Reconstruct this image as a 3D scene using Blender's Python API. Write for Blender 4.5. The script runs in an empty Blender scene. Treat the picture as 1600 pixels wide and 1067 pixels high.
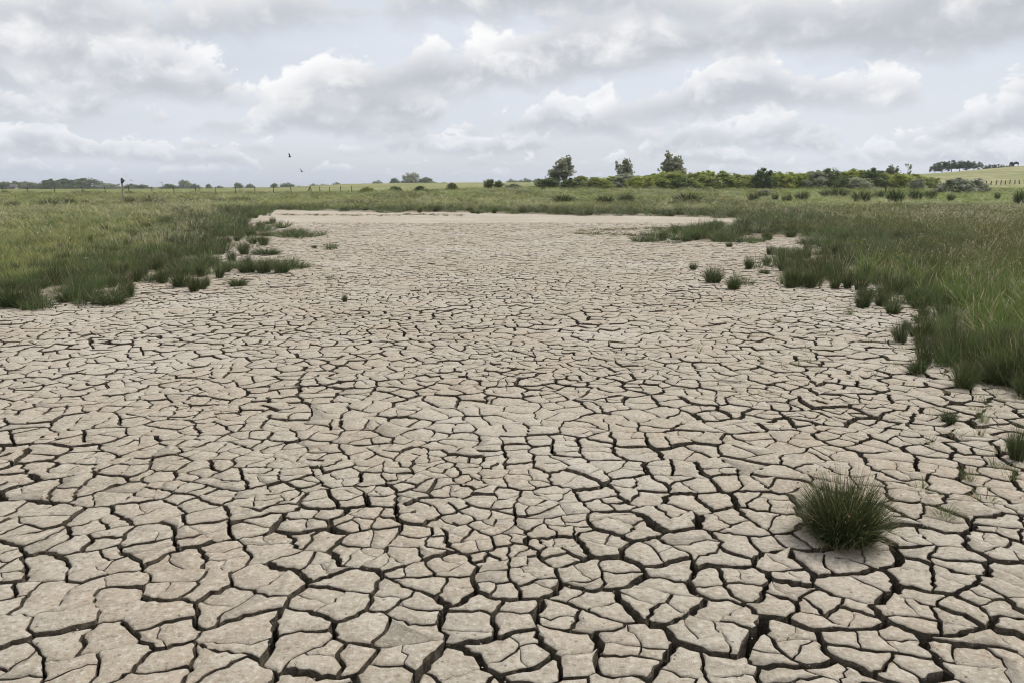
import bpy, math, random
import numpy as np
from mathutils import Vector, geometry
R = math.radians
rng = random.Random(7)
nr = np.random.default_rng(11)
scene = bpy.context.scene
COL = scene.collection

# ------------------------------------------------------------------ camera
F_PX = 28.0 / 36.0 * 1600.0          # focal length in photograph pixels
CX, CY, HORIZON = 800.0, 533.5, 293.0
PITCH = math.atan((CY - HORIZON) / F_PX)
CAM_H = 1.6
cam_d = bpy.data.cameras.new('camera'); cam_d.lens = 28; cam_d.sensor_width = 36
cam_d.clip_start = 0.05; cam_d.clip_end = 20000
cam = bpy.data.objects.new('camera', cam_d); COL.objects.link(cam)
cam.location = (0, 0, CAM_H); cam.rotation_euler = (math.pi / 2 - PITCH, 0, 0)
scene.camera = cam

# ------------------------------------------------------------------ light
SUN_AZ, SUN_EL = R(52), R(57)        # azimuth to the right of the view axis
sun_d = bpy.data.lights.new('sun', 'SUN'); sun_d.energy = 3.6; sun_d.angle = R(0.6); sun_d.color = (1.0, 0.955, 0.89)
sun = bpy.data.objects.new('sun', sun_d); COL.objects.link(sun)
sdir = Vector((math.sin(SUN_AZ) * math.cos(SUN_EL), math.cos(SUN_AZ) * math.cos(SUN_EL), math.sin(SUN_EL)))
sun.rotation_euler = sdir.to_track_quat('Z', 'Y').to_euler()
scene.view_settings.view_transform = 'Standard'; scene.view_settings.look = 'None'
scene.view_settings.exposure = 0.0; scene.view_settings.gamma = 1.0
scene.render.engine = 'CYCLES'
scene.cycles.use_denoising = True
scene.cycles.pixel_filter_type = 'BLACKMAN_HARRIS'; scene.cycles.filter_width = 1.1
scene.cycles.max_bounces = 6; scene.cycles.diffuse_bounces = 3; scene.cycles.transparent_max_bounces = 8

# ------------------------------------------------------------------ node maths helper
class X:
    """a socket in a node tree with arithmetic"""
    def __init__(s, nt, sock): s.nt, s.s = nt, sock
    def _m(s, op, *a, clamp=False):
        n = s.nt.nodes.new('ShaderNodeMath'); n.operation = op; n.use_clamp = clamp
        for i, v in enumerate((s,) + a):
            if isinstance(v, X): s.nt.links.new(v.s, n.inputs[i])
            else: n.inputs[i].default_value = v
        return X(s.nt, n.outputs[0])
    def __add__(s, o): return s._m('ADD', o)
    __radd__ = __add__
    def __sub__(s, o): return s._m('SUBTRACT', o)
    def __mul__(s, o): return s._m('MULTIPLY', o)
    __rmul__ = __mul__
    def __truediv__(s, o): return s._m('DIVIDE', o)
    def clamp(s): return s._m('ADD', 0.0, clamp=True)
    def neg(s): return s * -1.0
def smooth(nt, v, a, b, lo=0.0, hi=1.0):
    n = nt.nodes.new('ShaderNodeMapRange'); n.interpolation_type = 'SMOOTHSTEP'
    nt.links.new(v.s, n.inputs['Value'])
    n.inputs['From Min'].default_value = a; n.inputs['From Max'].default_value = b
    n.inputs['To Min'].default_value = lo; n.inputs['To Max'].default_value = hi
    return X(nt, n.outputs['Result'])
def comb(nt, *v):
    n = nt.nodes.new('ShaderNodeCombineXYZ')
    for i, a in enumerate(v):
        if isinstance(a, X): nt.links.new(a.s, n.inputs[i])
        else: n.inputs[i].default_value = a
    return X(nt, n.outputs[0])
def noise(nt, vec, scale, detail=4, rough=0.55, dist=0.0, out='Fac', lac=2.0):
    n = nt.nodes.new('ShaderNodeTexNoise'); nt.links.new(vec.s, n.inputs['Vector'])
    n.inputs['Scale'].default_value = scale; n.inputs['Detail'].default_value = detail
    n.inputs['Roughness'].default_value = rough; n.inputs['Distortion'].default_value = dist
    n.inputs['Lacunarity'].default_value = lac
    return X(nt, n.outputs[out])
def mixc(nt, f, a, b, blend='MIX'):
    n = nt.nodes.new('ShaderNodeMix'); n.data_type = 'RGBA'; n.blend_type = blend
    for sock, v in ((n.inputs[0], f), (n.inputs[6], a), (n.inputs[7], b)):
        if isinstance(v, X): nt.links.new(v.s, sock)
        elif isinstance(v, (int, float)): sock.default_value = v
        else: sock.default_value = (*v, 1)
    return X(nt, n.outputs[2])

# ------------------------------------------------------------------ sky: Nishita air behind rows of cumulus
world = bpy.data.worlds.new('World'); scene.world = world; world.use_nodes = True
def build_sky():
    nt = world.node_tree; nt.nodes.clear()
    out = nt.nodes.new('ShaderNodeOutputWorld'); bg = nt.nodes.new('ShaderNodeBackground')
    nt.links.new(bg.outputs[0], out.inputs[0]); bg.inputs['Strength'].default_value = 0.1
    sky = nt.nodes.new('ShaderNodeTexSky'); sky.sky_type = 'NISHITA'; sky.sun_disc = False
    sky.sun_elevation = SUN_EL; sky.sun_rotation = SUN_AZ
    sky.air_density = 1.0; sky.dust_density = 2.0; sky.ozone_density = 1.0
    tc = nt.nodes.new('ShaderNodeTexCoord'); sep = nt.nodes.new('ShaderNodeSeparateXYZ')
    nt.links.new(tc.outputs['Generated'], sep.inputs[0])
    x, y, z = (X(nt, sep.outputs[i]) for i in range(3))
    el = z._m('ARCSINE')
    rh = (x * x + y * y)._m('SQRT')._m('MAXIMUM', 0.02)
    nx, ny = x / rh, y / rh
    K = 10.0                                    # radiance of a white cloud before the 0.1 strength
    # thin veil over the blue
    veil = noise(nt, comb(nt, nx * 2.2, ny * 2.2, el * 12.0), 1.0, 3, 0.5)
    base = mixc(nt, smooth(nt, veil, 0.25, 0.75, 0.72, 0.98), X(nt, sky.outputs[0]), (0.775 * K, 0.815 * K, 0.89 * K))
    D = math.pi / 180
    # rows of flat-based cumulus, the far low ones first: base, height (degrees), cover, opacity, seed
    rows = [(0.7, .9, .62, .85, 3.1), (1.5, 1.2, .62, .95, 17.7), (2.5, 1.6, .62, .95, 8.3), (3.7, 2.4, .65, .97, 45.9),
            (5.4, 3.2, .66, .97, 28.4), (7.6, 3.9, .67, .97, 33.2), (10.6, 4.8, .68, .97, 57.2), (15., 6.5, .64, .95, 71.6), (22., 10., .64, .9, 88.6)]
    for b, s, cov, op, seed in rows:
        b *= D; s *= D
        q = comb(nt, nx * (0.26 / s), ny * (0.26 / s), seed)
        big = noise(nt, q, 1.0, 2, 0.5)
        wob = noise(nt, q, 0.55, 0, 0.5)
        det = noise(nt, comb(nt, nx * (0.66 / s), ny * (0.66 / s), el * (0.95 / s) + seed * 1.7), 1.0, 7, 0.60, 0.3)
        v = (el - b) / s + (wob - 0.5) * 1.5
        H = (big - (1 - cov)) * 5.0
        f = H - v + (det - 0.5) * 3.6
        a = smooth(nt, f, 0.0, 0.26) * smooth(nt, v + (det - 0.5) * 1.1, -0.20, 0.30) * op
        lit = smooth(nt, v * 0.80 + (det - 0.5) * 3.2 - H * 0.10, -0.05, 0.90)
        lit = (lit * 0.85 + smooth(nt, f, 0.7, 0.0) * 0.42).clamp()
        c = mixc(nt, lit, (0.535 * K, 0.56 * K, 0.61 * K), (1.0 * K, 1.0 * K, 1.0 * K))
        # air between here and the low far rows
        base = mixc(nt, a, base, mixc(nt, max(0.0, 0.50 - b / D * 0.07), c, (0.66 * K, 0.715 * K, 0.805 * K)))
    # the cloud deck overhead seen from below
    zz = z._m('MAXIMUM', 0.12)
    dk = noise(nt, comb(nt, x / zz, y / zz, 4.4), 0.9, 6, 0.56, 0.2)
    ad = smooth(nt, dk, 0.44, 0.60) * smooth(nt, el, 24 * D, 38 * D)
    base = mixc(nt, ad, base, mixc(nt, smooth(nt, dk, 0.75, 0.5), (0.58 * K, 0.60 * K, 0.65 * K), (0.90 * K, 0.91 * K, 0.94 * K)))
    # low band of distant haze
    base = mixc(nt, smooth(nt, el, 2.2 * D, 0.0) * 0.55, base, (0.60 * K, 0.67 * K, 0.77 * K))
    nt.links.new(base.s, bg.inputs['Color'])
    world.cycles.sampling_method = 'MANUAL'; world.cycles.sample_map_resolution = 256
build_sky()

# ------------------------------------------------------------------ small mesh and scene helpers
def mesh_from(name, V, Fs, mats=(), smooth_mask=None, attr=None, slots=None):
    me = bpy.data.meshes.new(name)
    me.from_pydata([tuple(v) for v in V] if not isinstance(V, np.ndarray) else V.tolist(), [], Fs)
    for m in mats: me.materials.append(m)
    if smooth_mask is True: me.polygons.foreach_set('use_smooth', [True] * len(me.polygons))
    elif smooth_mask: me.polygons.foreach_set('use_smooth', list(smooth_mask))
    if attr is not None:
        a = me.attributes.new('blade', 'FLOAT_COLOR', 'POINT'); a.data.foreach_set('color', np.asarray(attr, np.float32).ravel())
    if slots is not None: me.polygons.foreach_set('material_index', slots)
    me.update()
    return me
def fast_mesh(name, V, Q, mat, attr=None, smooth_all=False):
    """numpy mesh of faces that all have the same corner count"""
    V = np.asarray(V, np.float32); Q = np.asarray(Q, np.int32); k = Q.shape[1]
    me = bpy.data.meshes.new(name)
    me.vertices.add(len(V)); me.vertices.foreach_set('co', V.ravel())
    me.loops.add(Q.size); me.loops.foreach_set('vertex_index', Q.ravel())
    me.polygons.add(len(Q)); me.polygons.foreach_set('loop_start', np.arange(0, Q.size, k, dtype=np.int32))
    me.update(calc_edges=True)
    if smooth_all: me.polygons.foreach_set('use_smooth', np.ones(len(Q), bool))
    else: me.polygons.foreach_set('use_smooth', np.zeros(len(Q), bool))
    if mat: me.materials.append(mat)
    if attr is not None:
        a = me.attributes.new('blade', 'FLOAT_COLOR', 'POINT'); a.data.foreach_set('color', np.asarray(attr, np.float32).ravel())
    me.validate(); me.update()
    return me
def link(name, data, parent=None, loc=None):
    o = bpy.data.objects.new(name, data); COL.objects.link(o)
    if parent is not None: o.parent = parent
    if loc is not None: o.location = loc
    return o
def tag(o, label=None, cat=None, group=None, kind=None):
    if label: o['label'] = label
    if cat: o['category'] = cat
    if group: o['group'] = group
    if kind: o['kind'] = kind
    return o
def thing(name, label, cat, loc, group=None, rz=0.0):
    o = link(name, None, loc=loc); o.rotation_euler = (0, 0, rz)
    return tag(o, label, cat, group)

# ------------------------------------------------------------------ photograph pixel <-> ground
CP, SP = math.cos(PITCH), math.sin(PITCH)
def ray(px, py):
    a, b = (px - CX) / F_PX, -(py - CY) / F_PX
    return np.array((a, CP + b * SP, -SP + b * CP))
def flat(px, py, z=0.0):
    d = ray(px, py); t = (z - CAM_H) / d[2]
    return float(d[0] * t), float(d[1] * t)
def project(x, y, z):
    zc = y * CP - (z - CAM_H) * SP; yc = y * SP + (z - CAM_H) * CP
    return CX + F_PX * x / zc, CY - F_PX * yc / zc
def sstep(a, b, v):
    t = np.clip((v - a) / (b - a), 0, 1); return t * t * (3 - 2 * t)

# smooth 2-D value noise for placing things
_tab = nr.random((256, 256))
def vnoise(x, y):
    x = np.asarray(x, float); y = np.asarray(y, float)
    xi, yi = np.floor(x).astype(int), np.floor(y).astype(int); fx, fy = x - xi, y - yi
    fx, fy = fx * fx * (3 - 2 * fx), fy * fy * (3 - 2 * fy)
    g = lambda i, j: _tab[i % 256, j % 256]
    return (g(xi, yi) * (1 - fx) + g(xi + 1, yi) * fx) * (1 - fy) + (g(xi, yi + 1) * (1 - fx) + g(xi + 1, yi + 1) * fx) * fy
def fbm(x, y, o=3):
    return sum(vnoise(x * 2 ** k + 17.3 * k, y * 2 ** k + 9.1 * k) * 0.5 ** k for k in range(o)) / sum(0.5 ** k for k in range(o))

# pond outline, traced as pixels where mud meets grass, laid on the ground plane
edge_px = [(-60, 482), (0, 474), (60, 460), (140, 467), (196, 462), (180, 446), (260, 441), (320, 450), (345, 432), (330, 410), (352, 396),
           (380, 384), (372, 366), (400, 354), (392, 342), (425, 329), (520, 330), (600, 333), (700, 332), (800, 335), (900, 337),
           (1000, 338), (1100, 340), (1150, 342), (1180, 346), (1150, 352), (1100, 358), (1050, 366), (1052, 377), (1130, 379), (1200, 372), (1260, 373),
           (1315, 378), (1295, 386), (1262, 392), (1250, 412), (1205, 428), (1230, 444), (1290, 446), (1320, 440), (1380, 445),
           (1408, 450), (1400, 478), (1440, 484), (1478, 500), (1482, 545), (1512, 556), (1500, 590), (1560, 604), (1640, 622)]
POND = [flat(*p) for p in edge_px] + [(8.5, 5.2), (9.5, 2.0), (9.0, -4.0), (-9.0, -4.0), (-10.5, 4.0), (-9.8, 8.5)]
PN = np.array(POND)
def pond_sd(x, y):
    """signed distance to the pond outline, negative inside"""
    x = np.atleast_1d(np.asarray(x, float)); y = np.atleast_1d(np.asarray(y, float))
    d = np.full(x.shape, 1e9); ins = np.zeros(x.shape, bool); n = len(PN)
    for i in range(n):
        a, b = PN[i], PN[(i + 1) % n]; e = b - a
        t = np.clip(((x - a[0]) * e[0] + (y - a[1]) * e[1]) / (e @ e), 0, 1)
        d = np.minimum(d, np.hypot(x - a[0] - t * e[0], y - a[1] - t * e[1]))
        c = (a[1] > y) != (b[1] > y)
        if abs(e[1]) > 1e-9: ins ^= c & (x < e[0] * (y - a[1]) / e[1] + a[0])
    return np.where(ins, -d, d)
TB = np.array([-0.9, -.65, -.42, -.3, -.2, -.05, .1, .3, .45, .53, .61, .66, .9])
ZB = np.array([.75, .75, .8, 1.3, 2.5, 2.9, 2.9, 3.4, 4.6, 5.7, 7.4, 8.3, 11.0])
def terrain(x, y):
    x = np.asarray(x, float); y = np.asarray(y, float); r = np.maximum(y, .6 * np.hypot(x, y))
    t = np.where(y > 0, x / np.maximum(y, .35 * np.abs(x) + 1e-3), np.sign(x) * .9)
    A = 0.5 + 0.75 * sstep(-.25, .05, t)
    z = A * sstep(58, 135, r)
    B = np.interp(np.clip(t, -.9, .9), TB, ZB)
    z = z + (B - A) * sstep(150, 240, r) * (y > -50)
    far = np.interp(np.clip(t, -.9, .9), [-.6, -.4, -.25, -.1], [.25, .4, .9, 1.45])
    far = far + (1.5 - far) * sstep(900, 2500, r)
    z = z + (far - z) * sstep(300, 520, r)
    return z + 0.10 * (fbm(x * .06 + 50, y * .06 + 50, 2) - .5) * sstep(60, 120, r)
def ground_z(x, y):
    sd = pond_sd(x, y)
    bank = np.where(sd > 0, 0.05 * sstep(0, 1.2, sd), -0.4 * sstep(0.05, 0.5, -sd))
    return terrain(x, y) + bank

# ------------------------------------------------------------------ materials
def new_mat(name):
    m = bpy.data.materials.new(name); m.use_nodes = True
    nt = m.node_tree; p = nt.nodes['Principled BSDF']
    return m, nt, p
def pos(nt):
    g = nt.nodes.new('ShaderNodeNewGeometry'); return X(nt, g.outputs['Position'])
def set_in(nt, sock, v):
    if isinstance(v, X): nt.links.new(v.s, sock)
    else: sock.default_value = v
def bump(nt, h, strength, dist, normal=None):
    b = nt.nodes.new('ShaderNodeBump'); nt.links.new(h.s, b.inputs['Height'])
    b.inputs['Strength'].default_value = strength; b.inputs['Distance'].default_value = dist
    if normal is not None: nt.links.new(normal.s, b.inputs['Normal'])
    return X(nt, b.outputs[0])
def mud_material(name, crust):
    """crust: the pale dried skin on top; otherwise the darker brown earth of broken sides and crack floors"""
    m, nt, p = new_mat(name)
    P = pos(nt)
    n1 = noise(nt, P, 1.1, 4, .6); n2 = noise(nt, P, 7.0, 5, .62); n3 = noise(nt, P, 42.0, 5, .68); n4 = noise(nt, P, 190.0, 3, .6)
    if crust:
        c = mixc(nt, smooth(nt, n2, .34, .68), (.305, .265, .205), (.385, .347, .282))
        c = mixc(nt, smooth(nt, n1, .44, .62) * .60, c, (.340, .280, .212))
        c = mixc(nt, smooth(nt, noise(nt, P, .8, 4, .6, .4), .54, .66) * .45, c, (.262, .218, .160))
        c = mixc(nt, smooth(nt, noise(nt, P, .33, 3, .55), .48, .66) * .5, c, (.430, .400, .345))
        c = mixc(nt, smooth(nt, n3, .50, .66) * .75, c, (.480, .445, .380))
        c = mixc(nt, smooth(nt, n3, .46, .32) * .85, c, (.205, .165, .120))
        vo = nt.nodes.new('ShaderNodeTexVoronoi'); vo.inputs['Scale'].default_value = 21.0
        nt.links.new(P.s, vo.inputs['Vector'])          # flecks of dead root and grit
        fl = smooth(nt, X(nt, vo.outputs['Distance']) + (n4 - .5) * .45, .17, .06) * smooth(nt, n2, .44, .56)
        c = mixc(nt, fl * .9, c, (0.114, 0.089, 0.065))
        c = mixc(nt, smooth(nt, n4, .62, .74) * .5, c, (0.501, 0.469, 0.403))
        c = mixc(nt, smooth(nt, n4, .40, .28) * .45, c, (0.185, 0.147, 0.109))
        h, st, ds = n2 * .5 + n3 * .50 + n4 * .16, 1.0, .020
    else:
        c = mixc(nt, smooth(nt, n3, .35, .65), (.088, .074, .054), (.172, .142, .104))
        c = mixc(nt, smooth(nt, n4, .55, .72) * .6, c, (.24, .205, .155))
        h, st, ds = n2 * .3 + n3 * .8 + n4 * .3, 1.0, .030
    set_in(nt, p.inputs['Base Color'], c)
    p.inputs['Roughness'].default_value = .92; p.inputs['Specular IOR Level'].default_value = .2
    set_in(nt, p.inputs['Normal'], bump(nt, h, st, ds))
    return m
MUD = mud_material('dried_mud_crust', True)
EARTH = mud_material('dark_earth', False)  # darker brown than the crust, for plate sides and crack floors
def ground_material():
    m, nt, p = new_mat('meadow_ground')
    P = pos(nt); at = nt.nodes.new('ShaderNodeAttribute'); at.attribute_name = 'dry'
    dry = X(nt, at.outputs['Fac'])
    n1 = noise(nt, P, .05, 4, .6); n2 = noise(nt, P, .45, 5, .65); n3 = noise(nt, P, 5.0, 4, .7)
    c = mixc(nt, smooth(nt, n2, .35, .65), (.105, .140, .030), (.165, .190, .050))
    c = mixc(nt, smooth(nt, n1, .45, .62) * .6, c, (.215, .200, .085))
    c = mixc(nt, smooth(nt, n3, .45, .70) * .6, c, (.070, .100, .026))
    d = mixc(nt, smooth(nt, n2, .35, .65), (.255, .240, .125), (.345, .325, .185))
    d = mixc(nt, smooth(nt, n1, .42, .60) * .75, d, (.190, .215, .085))
    c = mixc(nt, dry, c, d)
    a2 = nt.nodes.new('ShaderNodeAttribute'); a2.attribute_name = 'soil'
    c = mixc(nt, X(nt, a2.outputs['Fac']), c, mixc(nt, smooth(nt, n3, .4, .6), (.215, .180, .130), (.300, .260, .200)))
    set_in(nt, p.inputs['Base Color'], c); p.inputs['Roughness'].default_value = .95
    p.inputs['Specular IOR Level'].default_value = .1
    set_in(nt, p.inputs['Normal'], bump(nt, n2 * .6 + n3 * .4, 1.0, .5))
    return m
GROUND = ground_material()
def blade_material(name, col_a, col_b, tip, tipamt=.6, dry=(.40, .33, .18), trans=.3, patch=None, patch_scale=.25):
    """grass: colour along a blade (attribute blade = t, random, dry)"""
    m, nt, p = new_mat(name)
    at = nt.nodes.new('ShaderNodeAttribute'); at.attribute_name = 'blade'
    sp = nt.nodes.new('ShaderNodeSeparateColor'); nt.links.new(at.outputs['Color'], sp.inputs[0])
    t, rd, dr = (X(nt, sp.outputs[i]) for i in range(3))
    oi = nt.nodes.new('ShaderNodeObjectInfo'); rnd = X(nt, oi.outputs['Random'])
    P = pos(nt)
    c = mixc(nt, (rd * .6 + rnd * .4), col_a, col_b)
    if patch:
        c = mixc(nt, smooth(nt, noise(nt, P, patch_scale, 3, .55), .42, .62) * .8, c, patch)
    c = mixc(nt, smooth(nt, t, .55, 1.0) * tipamt, c, tip)
    c = mixc(nt, smooth(nt, dr, .4, .6), c, dry)
    set_in(nt, p.inputs['Base Color'], c); p.inputs['Roughness'].default_value = .55
    p.inputs['Specular IOR Level'].default_value = .3
    tr = nt.nodes.new('ShaderNodeBsdfTranslucent'); nt.links.new(c.s, tr.inputs['Color'])
    mx = nt.nodes.new('ShaderNodeMixShader'); mx.inputs[0].default_value = trans
    nt.links.new(p.outputs[0], mx.inputs[1]); nt.links.new(tr.outputs[0], mx.inputs[2])
    nt.links.new(mx.outputs[0], nt.nodes['Material Output'].inputs[0])
    return m
M_RUSH = blade_material('rush_green', (.036, .060, .020), (.076, .108, .036), (.16, .120, .060), .45, trans=.2)
M_RUSHDRY = blade_material('dead_rush', (.26, .215, .125), (.38, .33, .21), (.30, .25, .15), .3)
M_MARSH = blade_material('marsh_blades', (.075, .118, .038), (.140, .190, .066), (.20, .20, .09), .4, patch=(.105, .150, .052))
M_MEADOW = blade_material('meadow_blades', (.145, .205, .040), (.240, .290, .070), (.38, .35, .16), .55, patch=(.255, .265, .085), patch_scale=.12)
M_LUSH = blade_material('lush_blades', (.140, .200, .030), (.210, .270, .046), (.26, .28, .07), .4)
M_BROAD = blade_material('broad_blades', (.090, .145, .032), (.165, .225, .056), (.24, .26, .09), .4)
M_SEED = blade_material('seed_heads', (.16, .11, .055), (.24, .17, .085), (.2, .14, .07), .3)
M_STRAW = blade_material('straw_stalks', (.38, .335, .21), (.54, .49, .35), (.48, .41, .27), .5)
M_RUSSET = blade_material('russet_grass', (.075, .100, .030), (.125, .140, .044), (.20, .155, .062), .5, patch=(.100, .130, .036))
M_YELLOW = blade_material('yellow_blooms', (.50, .36, .03), (.62, .50, .06), (.6, .45, .04), .2)
def leaf_material(name, a, b, c3, trans=.25):
    m, nt, p = new_mat(name)
    at = nt.nodes.new('ShaderNodeAttribute'); at.attribute_name = 'blade'
    sp = nt.nodes.new('ShaderNodeSeparateColor'); nt.links.new(at.outputs['Color'], sp.inputs[0])
    rd, cl = X(nt, sp.outputs[1]), X(nt, sp.outputs[2])
    oi = nt.nodes.new('ShaderNodeObjectInfo'); rnd = X(nt, oi.outputs['Random'])
    c = mixc(nt, rd, a, b); c = mixc(nt, smooth(nt, cl + (rnd - .5) * .3, .5, .85) * .8, c, c3)
    set_in(nt, p.inputs['Base Color'], c); p.inputs['Roughness'].default_value = .6
    p.inputs['Specular IOR Level'].default_value = .25
    tr = nt.nodes.new('ShaderNodeBsdfTranslucent'); nt.links.new(c.s, tr.inputs['Color'])
    mx = nt.nodes.new('ShaderNodeMixShader'); mx.inputs[0].default_value = trans
    nt.links.new(p.outputs[0], mx.inputs[1]); nt.links.new(tr.outputs[0], mx.inputs[2])
    nt.links.new(mx.outputs[0], nt.nodes['Material Output'].inputs[0])
    return m
LEAF = {
    'yellow': leaf_material('leaf_yellow_green', (.235, .300, .060), (.345, .395, .085), (.380, .370, .100), .5),
    'olive': leaf_material('leaf_olive', (.180, .240, .056), (.290, .335, .092), (.320, .315, .120), .45),
    'dark': leaf_material('leaf_dark', (.090, .130, .042), (.150, .190, .066), (.170, .205, .072), .35),
    'grey': leaf_material('leaf_grey_green', (.290, .315, .205), (.410, .425, .310), (.260, .285, .170), .45),
    'white': leaf_material('leaf_blossom', (.130, .160, .085), (.190, .220, .125), (.64, .62, .55), .3),
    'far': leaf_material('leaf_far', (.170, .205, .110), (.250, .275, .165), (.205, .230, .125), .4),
    'pine': leaf_material('leaf_pine', (.065, .092, .048), (.110, .140, .072), (.090, .118, .062), .3),
}
def plain(name, a, b, scale=20, rough=.85, bumps=.4):
    m, nt, p = new_mat(name); P = pos(nt); n = noise(nt, P, scale, 4, .6)
    set_in(nt, p.inputs['Base Color'], mixc(nt, smooth(nt, n, .35, .65), a, b)); p.inputs['Roughness'].default_value = rough
    set_in(nt, p.inputs['Normal'], bump(nt, n, bumps, .02))
    return m
BARK = plain('bark', (.11, .092, .070), (.20, .175, .14), 3)
OLDWOOD = plain('weathered_wood', (.21, .185, .15), (.34, .31, .26), 6)
DARKWOOD = plain('dark_wood', (.045, .040, .034), (.085, .075, .062), 8)
WIRE = plain('fence_wire', (.16, .16, .16), (.24, .24, .23), 5, .5)
FEATHER = plain('dark_feathers', (.018, .018, .022), (.045, .043, .045), 40, .6)
GULL = plain('grey_feathers', (.16, .16, .17), (.26, .26, .27), 40, .6)
WALLP = plain('cream_render', (.36, .33, .27), (.42, .39, .33), 2)
ROOFP = plain('grey_roof', (.10, .09, .09), (.15, .135, .13), 2)
GLASSP = plain('window_glass', (.03, .035, .04), (.05, .055, .06), 1, .1, 0)
HIDE = plain('dark_hide', (.012, .011, .010), (.028, .024, .020), 6, .7)

# ================================================================== SETTING
# ground: one sheet to the horizon
def build_ground():
    rad = [0.0]; r = 0.8
    while r < 9000: rad.append(r); r *= 1.026 if r < 400 else 1.10
    rad = np.array(rad)
    ang = np.concatenate([np.arange(-46, 46.01, .55), np.arange(50, 311, 4.0)]) * D2R
    rr, aa = np.meshgrid(rad, ang, indexing='ij')
    x, y = rr * np.sin(aa), rr * np.cos(aa)
    z = ground_z(x.ravel(), y.ravel())
    # behind and beside the camera the flat simply goes on
    V = np.stack([x.ravel(), y.ravel(), z], 1)
    nR, nA = rr.shape
    i, j = np.meshgrid(np.arange(nR - 1), np.arange(nA), indexing='ij'); j2 = (j + 1) % nA
    Q = np.stack([i * nA + j, i * nA + j2, (i + 1) * nA + j2, (i + 1) * nA + j], -1).reshape(-1, 4)
    me = fast_mesh('ground', V, Q[:, ::-1], GROUND, smooth_all=True)
    t = np.clip(x / np.maximum(y, 1), -2, 2).ravel(); rr = rr.ravel()
    dry = sstep(140, 190, rr) * np.interp(t, [-.6, -.4, -.25, 0, .35, .5], [.25, .3, .7, .8, .7, 1.0]) * (1 - .5 * sstep(300, 500, rr))
    a = me.attributes.new('dry', 'FLOAT', 'POINT'); a.data.foreach_set('value', dry.astype(np.float32))
    sd = pond_sd(x.ravel(), y.ravel())
    soil = sstep(3.2 + .06 * rr, .8 + .03 * rr, sd + 2.2 * (fbm(x.ravel() * .8, y.ravel() * .8) - .5)) * (rr < 75)
    a = me.attributes.new('soil', 'FLOAT', 'POINT'); a.data.foreach_set('value', soil.astype(np.float32))
    return tag(link('ground', me), kind='structure')
D2R = math.pi / 180
build_ground()

# pond bed: the soil under and between the plates; beyond the plates it is the surface itself
PLATE_END = 36.0
def build_bed():
    xs, ys = np.arange(-24, 32.01, .4), np.concatenate([np.arange(-5, 24, .4), np.arange(24, 62, .5)])
    gx, gy = np.meshgrid(xs, ys, indexing='ij'); sd = pond_sd(gx.ravel(), gy.ravel())
    x, y = gx.ravel(), gy.ravel()
    z = np.where(sd < .6, -0.125 + 0.120 * sstep(PLATE_END - .6, PLATE_END + .6, y), -.5)
    z = z + 0.012 * (fbm(x * 1.7, y * 1.7) - .5)
    ok = (sd < .9).reshape(gx.shape); nA = len(ys)
    i, j = np.meshgrid(np.arange(len(xs) - 1), np.arange(nA - 1), indexing='ij')
    keep = ok[:-1, :-1] & ok[1:, :-1] & ok[:-1, 1:] & ok[1:, 1:]
    Q = np.stack([i * nA + j, (i + 1) * nA + j, (i + 1) * nA + j + 1, i * nA + j + 1], -1)[keep]
    used = np.unique(Q); rm = np.full(len(x), -1); rm[used] = np.arange(len(used))
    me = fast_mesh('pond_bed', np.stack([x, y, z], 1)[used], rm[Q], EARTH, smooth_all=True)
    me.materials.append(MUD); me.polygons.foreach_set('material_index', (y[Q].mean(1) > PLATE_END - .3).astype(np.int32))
    return tag(link('pond_bed', me), kind='structure')
BED = build_bed()

# ---- cracked mud plates: Voronoi blocks split again and again by thinner cracks
def crack_line(a, b, seg, amp, jag, rd):
    """points strictly between a and b on a wandering line"""
    L = math.hypot(b[0] - a[0], b[1] - a[1]); n = max(1, int(round(L / seg)))
    if n == 1: return []
    ux, uy = (b[0] - a[0]) / L, (b[1] - a[1]) / L
    bow = rd.uniform(-1, 1) * amp * L; s2 = rd.uniform(-1, 1) * amp * .6 * L; ph = rd.uniform(0, 6.28)
    out = []
    for k in range(1, n):
        t = k / n; w = math.sin(math.pi * t)
        o = bow * w + s2 * math.sin(2 * math.pi * t + ph * 0) + rd.uniform(-1, 1) * jag * min(1, w * 2)
        t2 = t + rd.uniform(-.25, .25) / n
        out.append((a[0] + ux * L * t2 - uy * o, a[1] + uy * L * t2 + ux * o))
    return out
def seg_for(y): return .028 if y < 4.5 else .040 if y < 7 else .075 if y < 13 else .13 if y < 20 else .24
def area_c(P):
    A = cx = cy = 0.0
    for k in range(len(P)):
        x0, y0 = P[k]; x1, y1 = P[(k + 1) % len(P)]; c = x0 * y1 - x1 * y0
        A += c; cx += (x0 + x1) * c; cy += (y0 + y1) * c
    A *= .5
    if abs(A) < 1e-9: return 0, P[0][0], P[0][1]
    return A, cx / (6 * A), cy / (6 * A)
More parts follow.
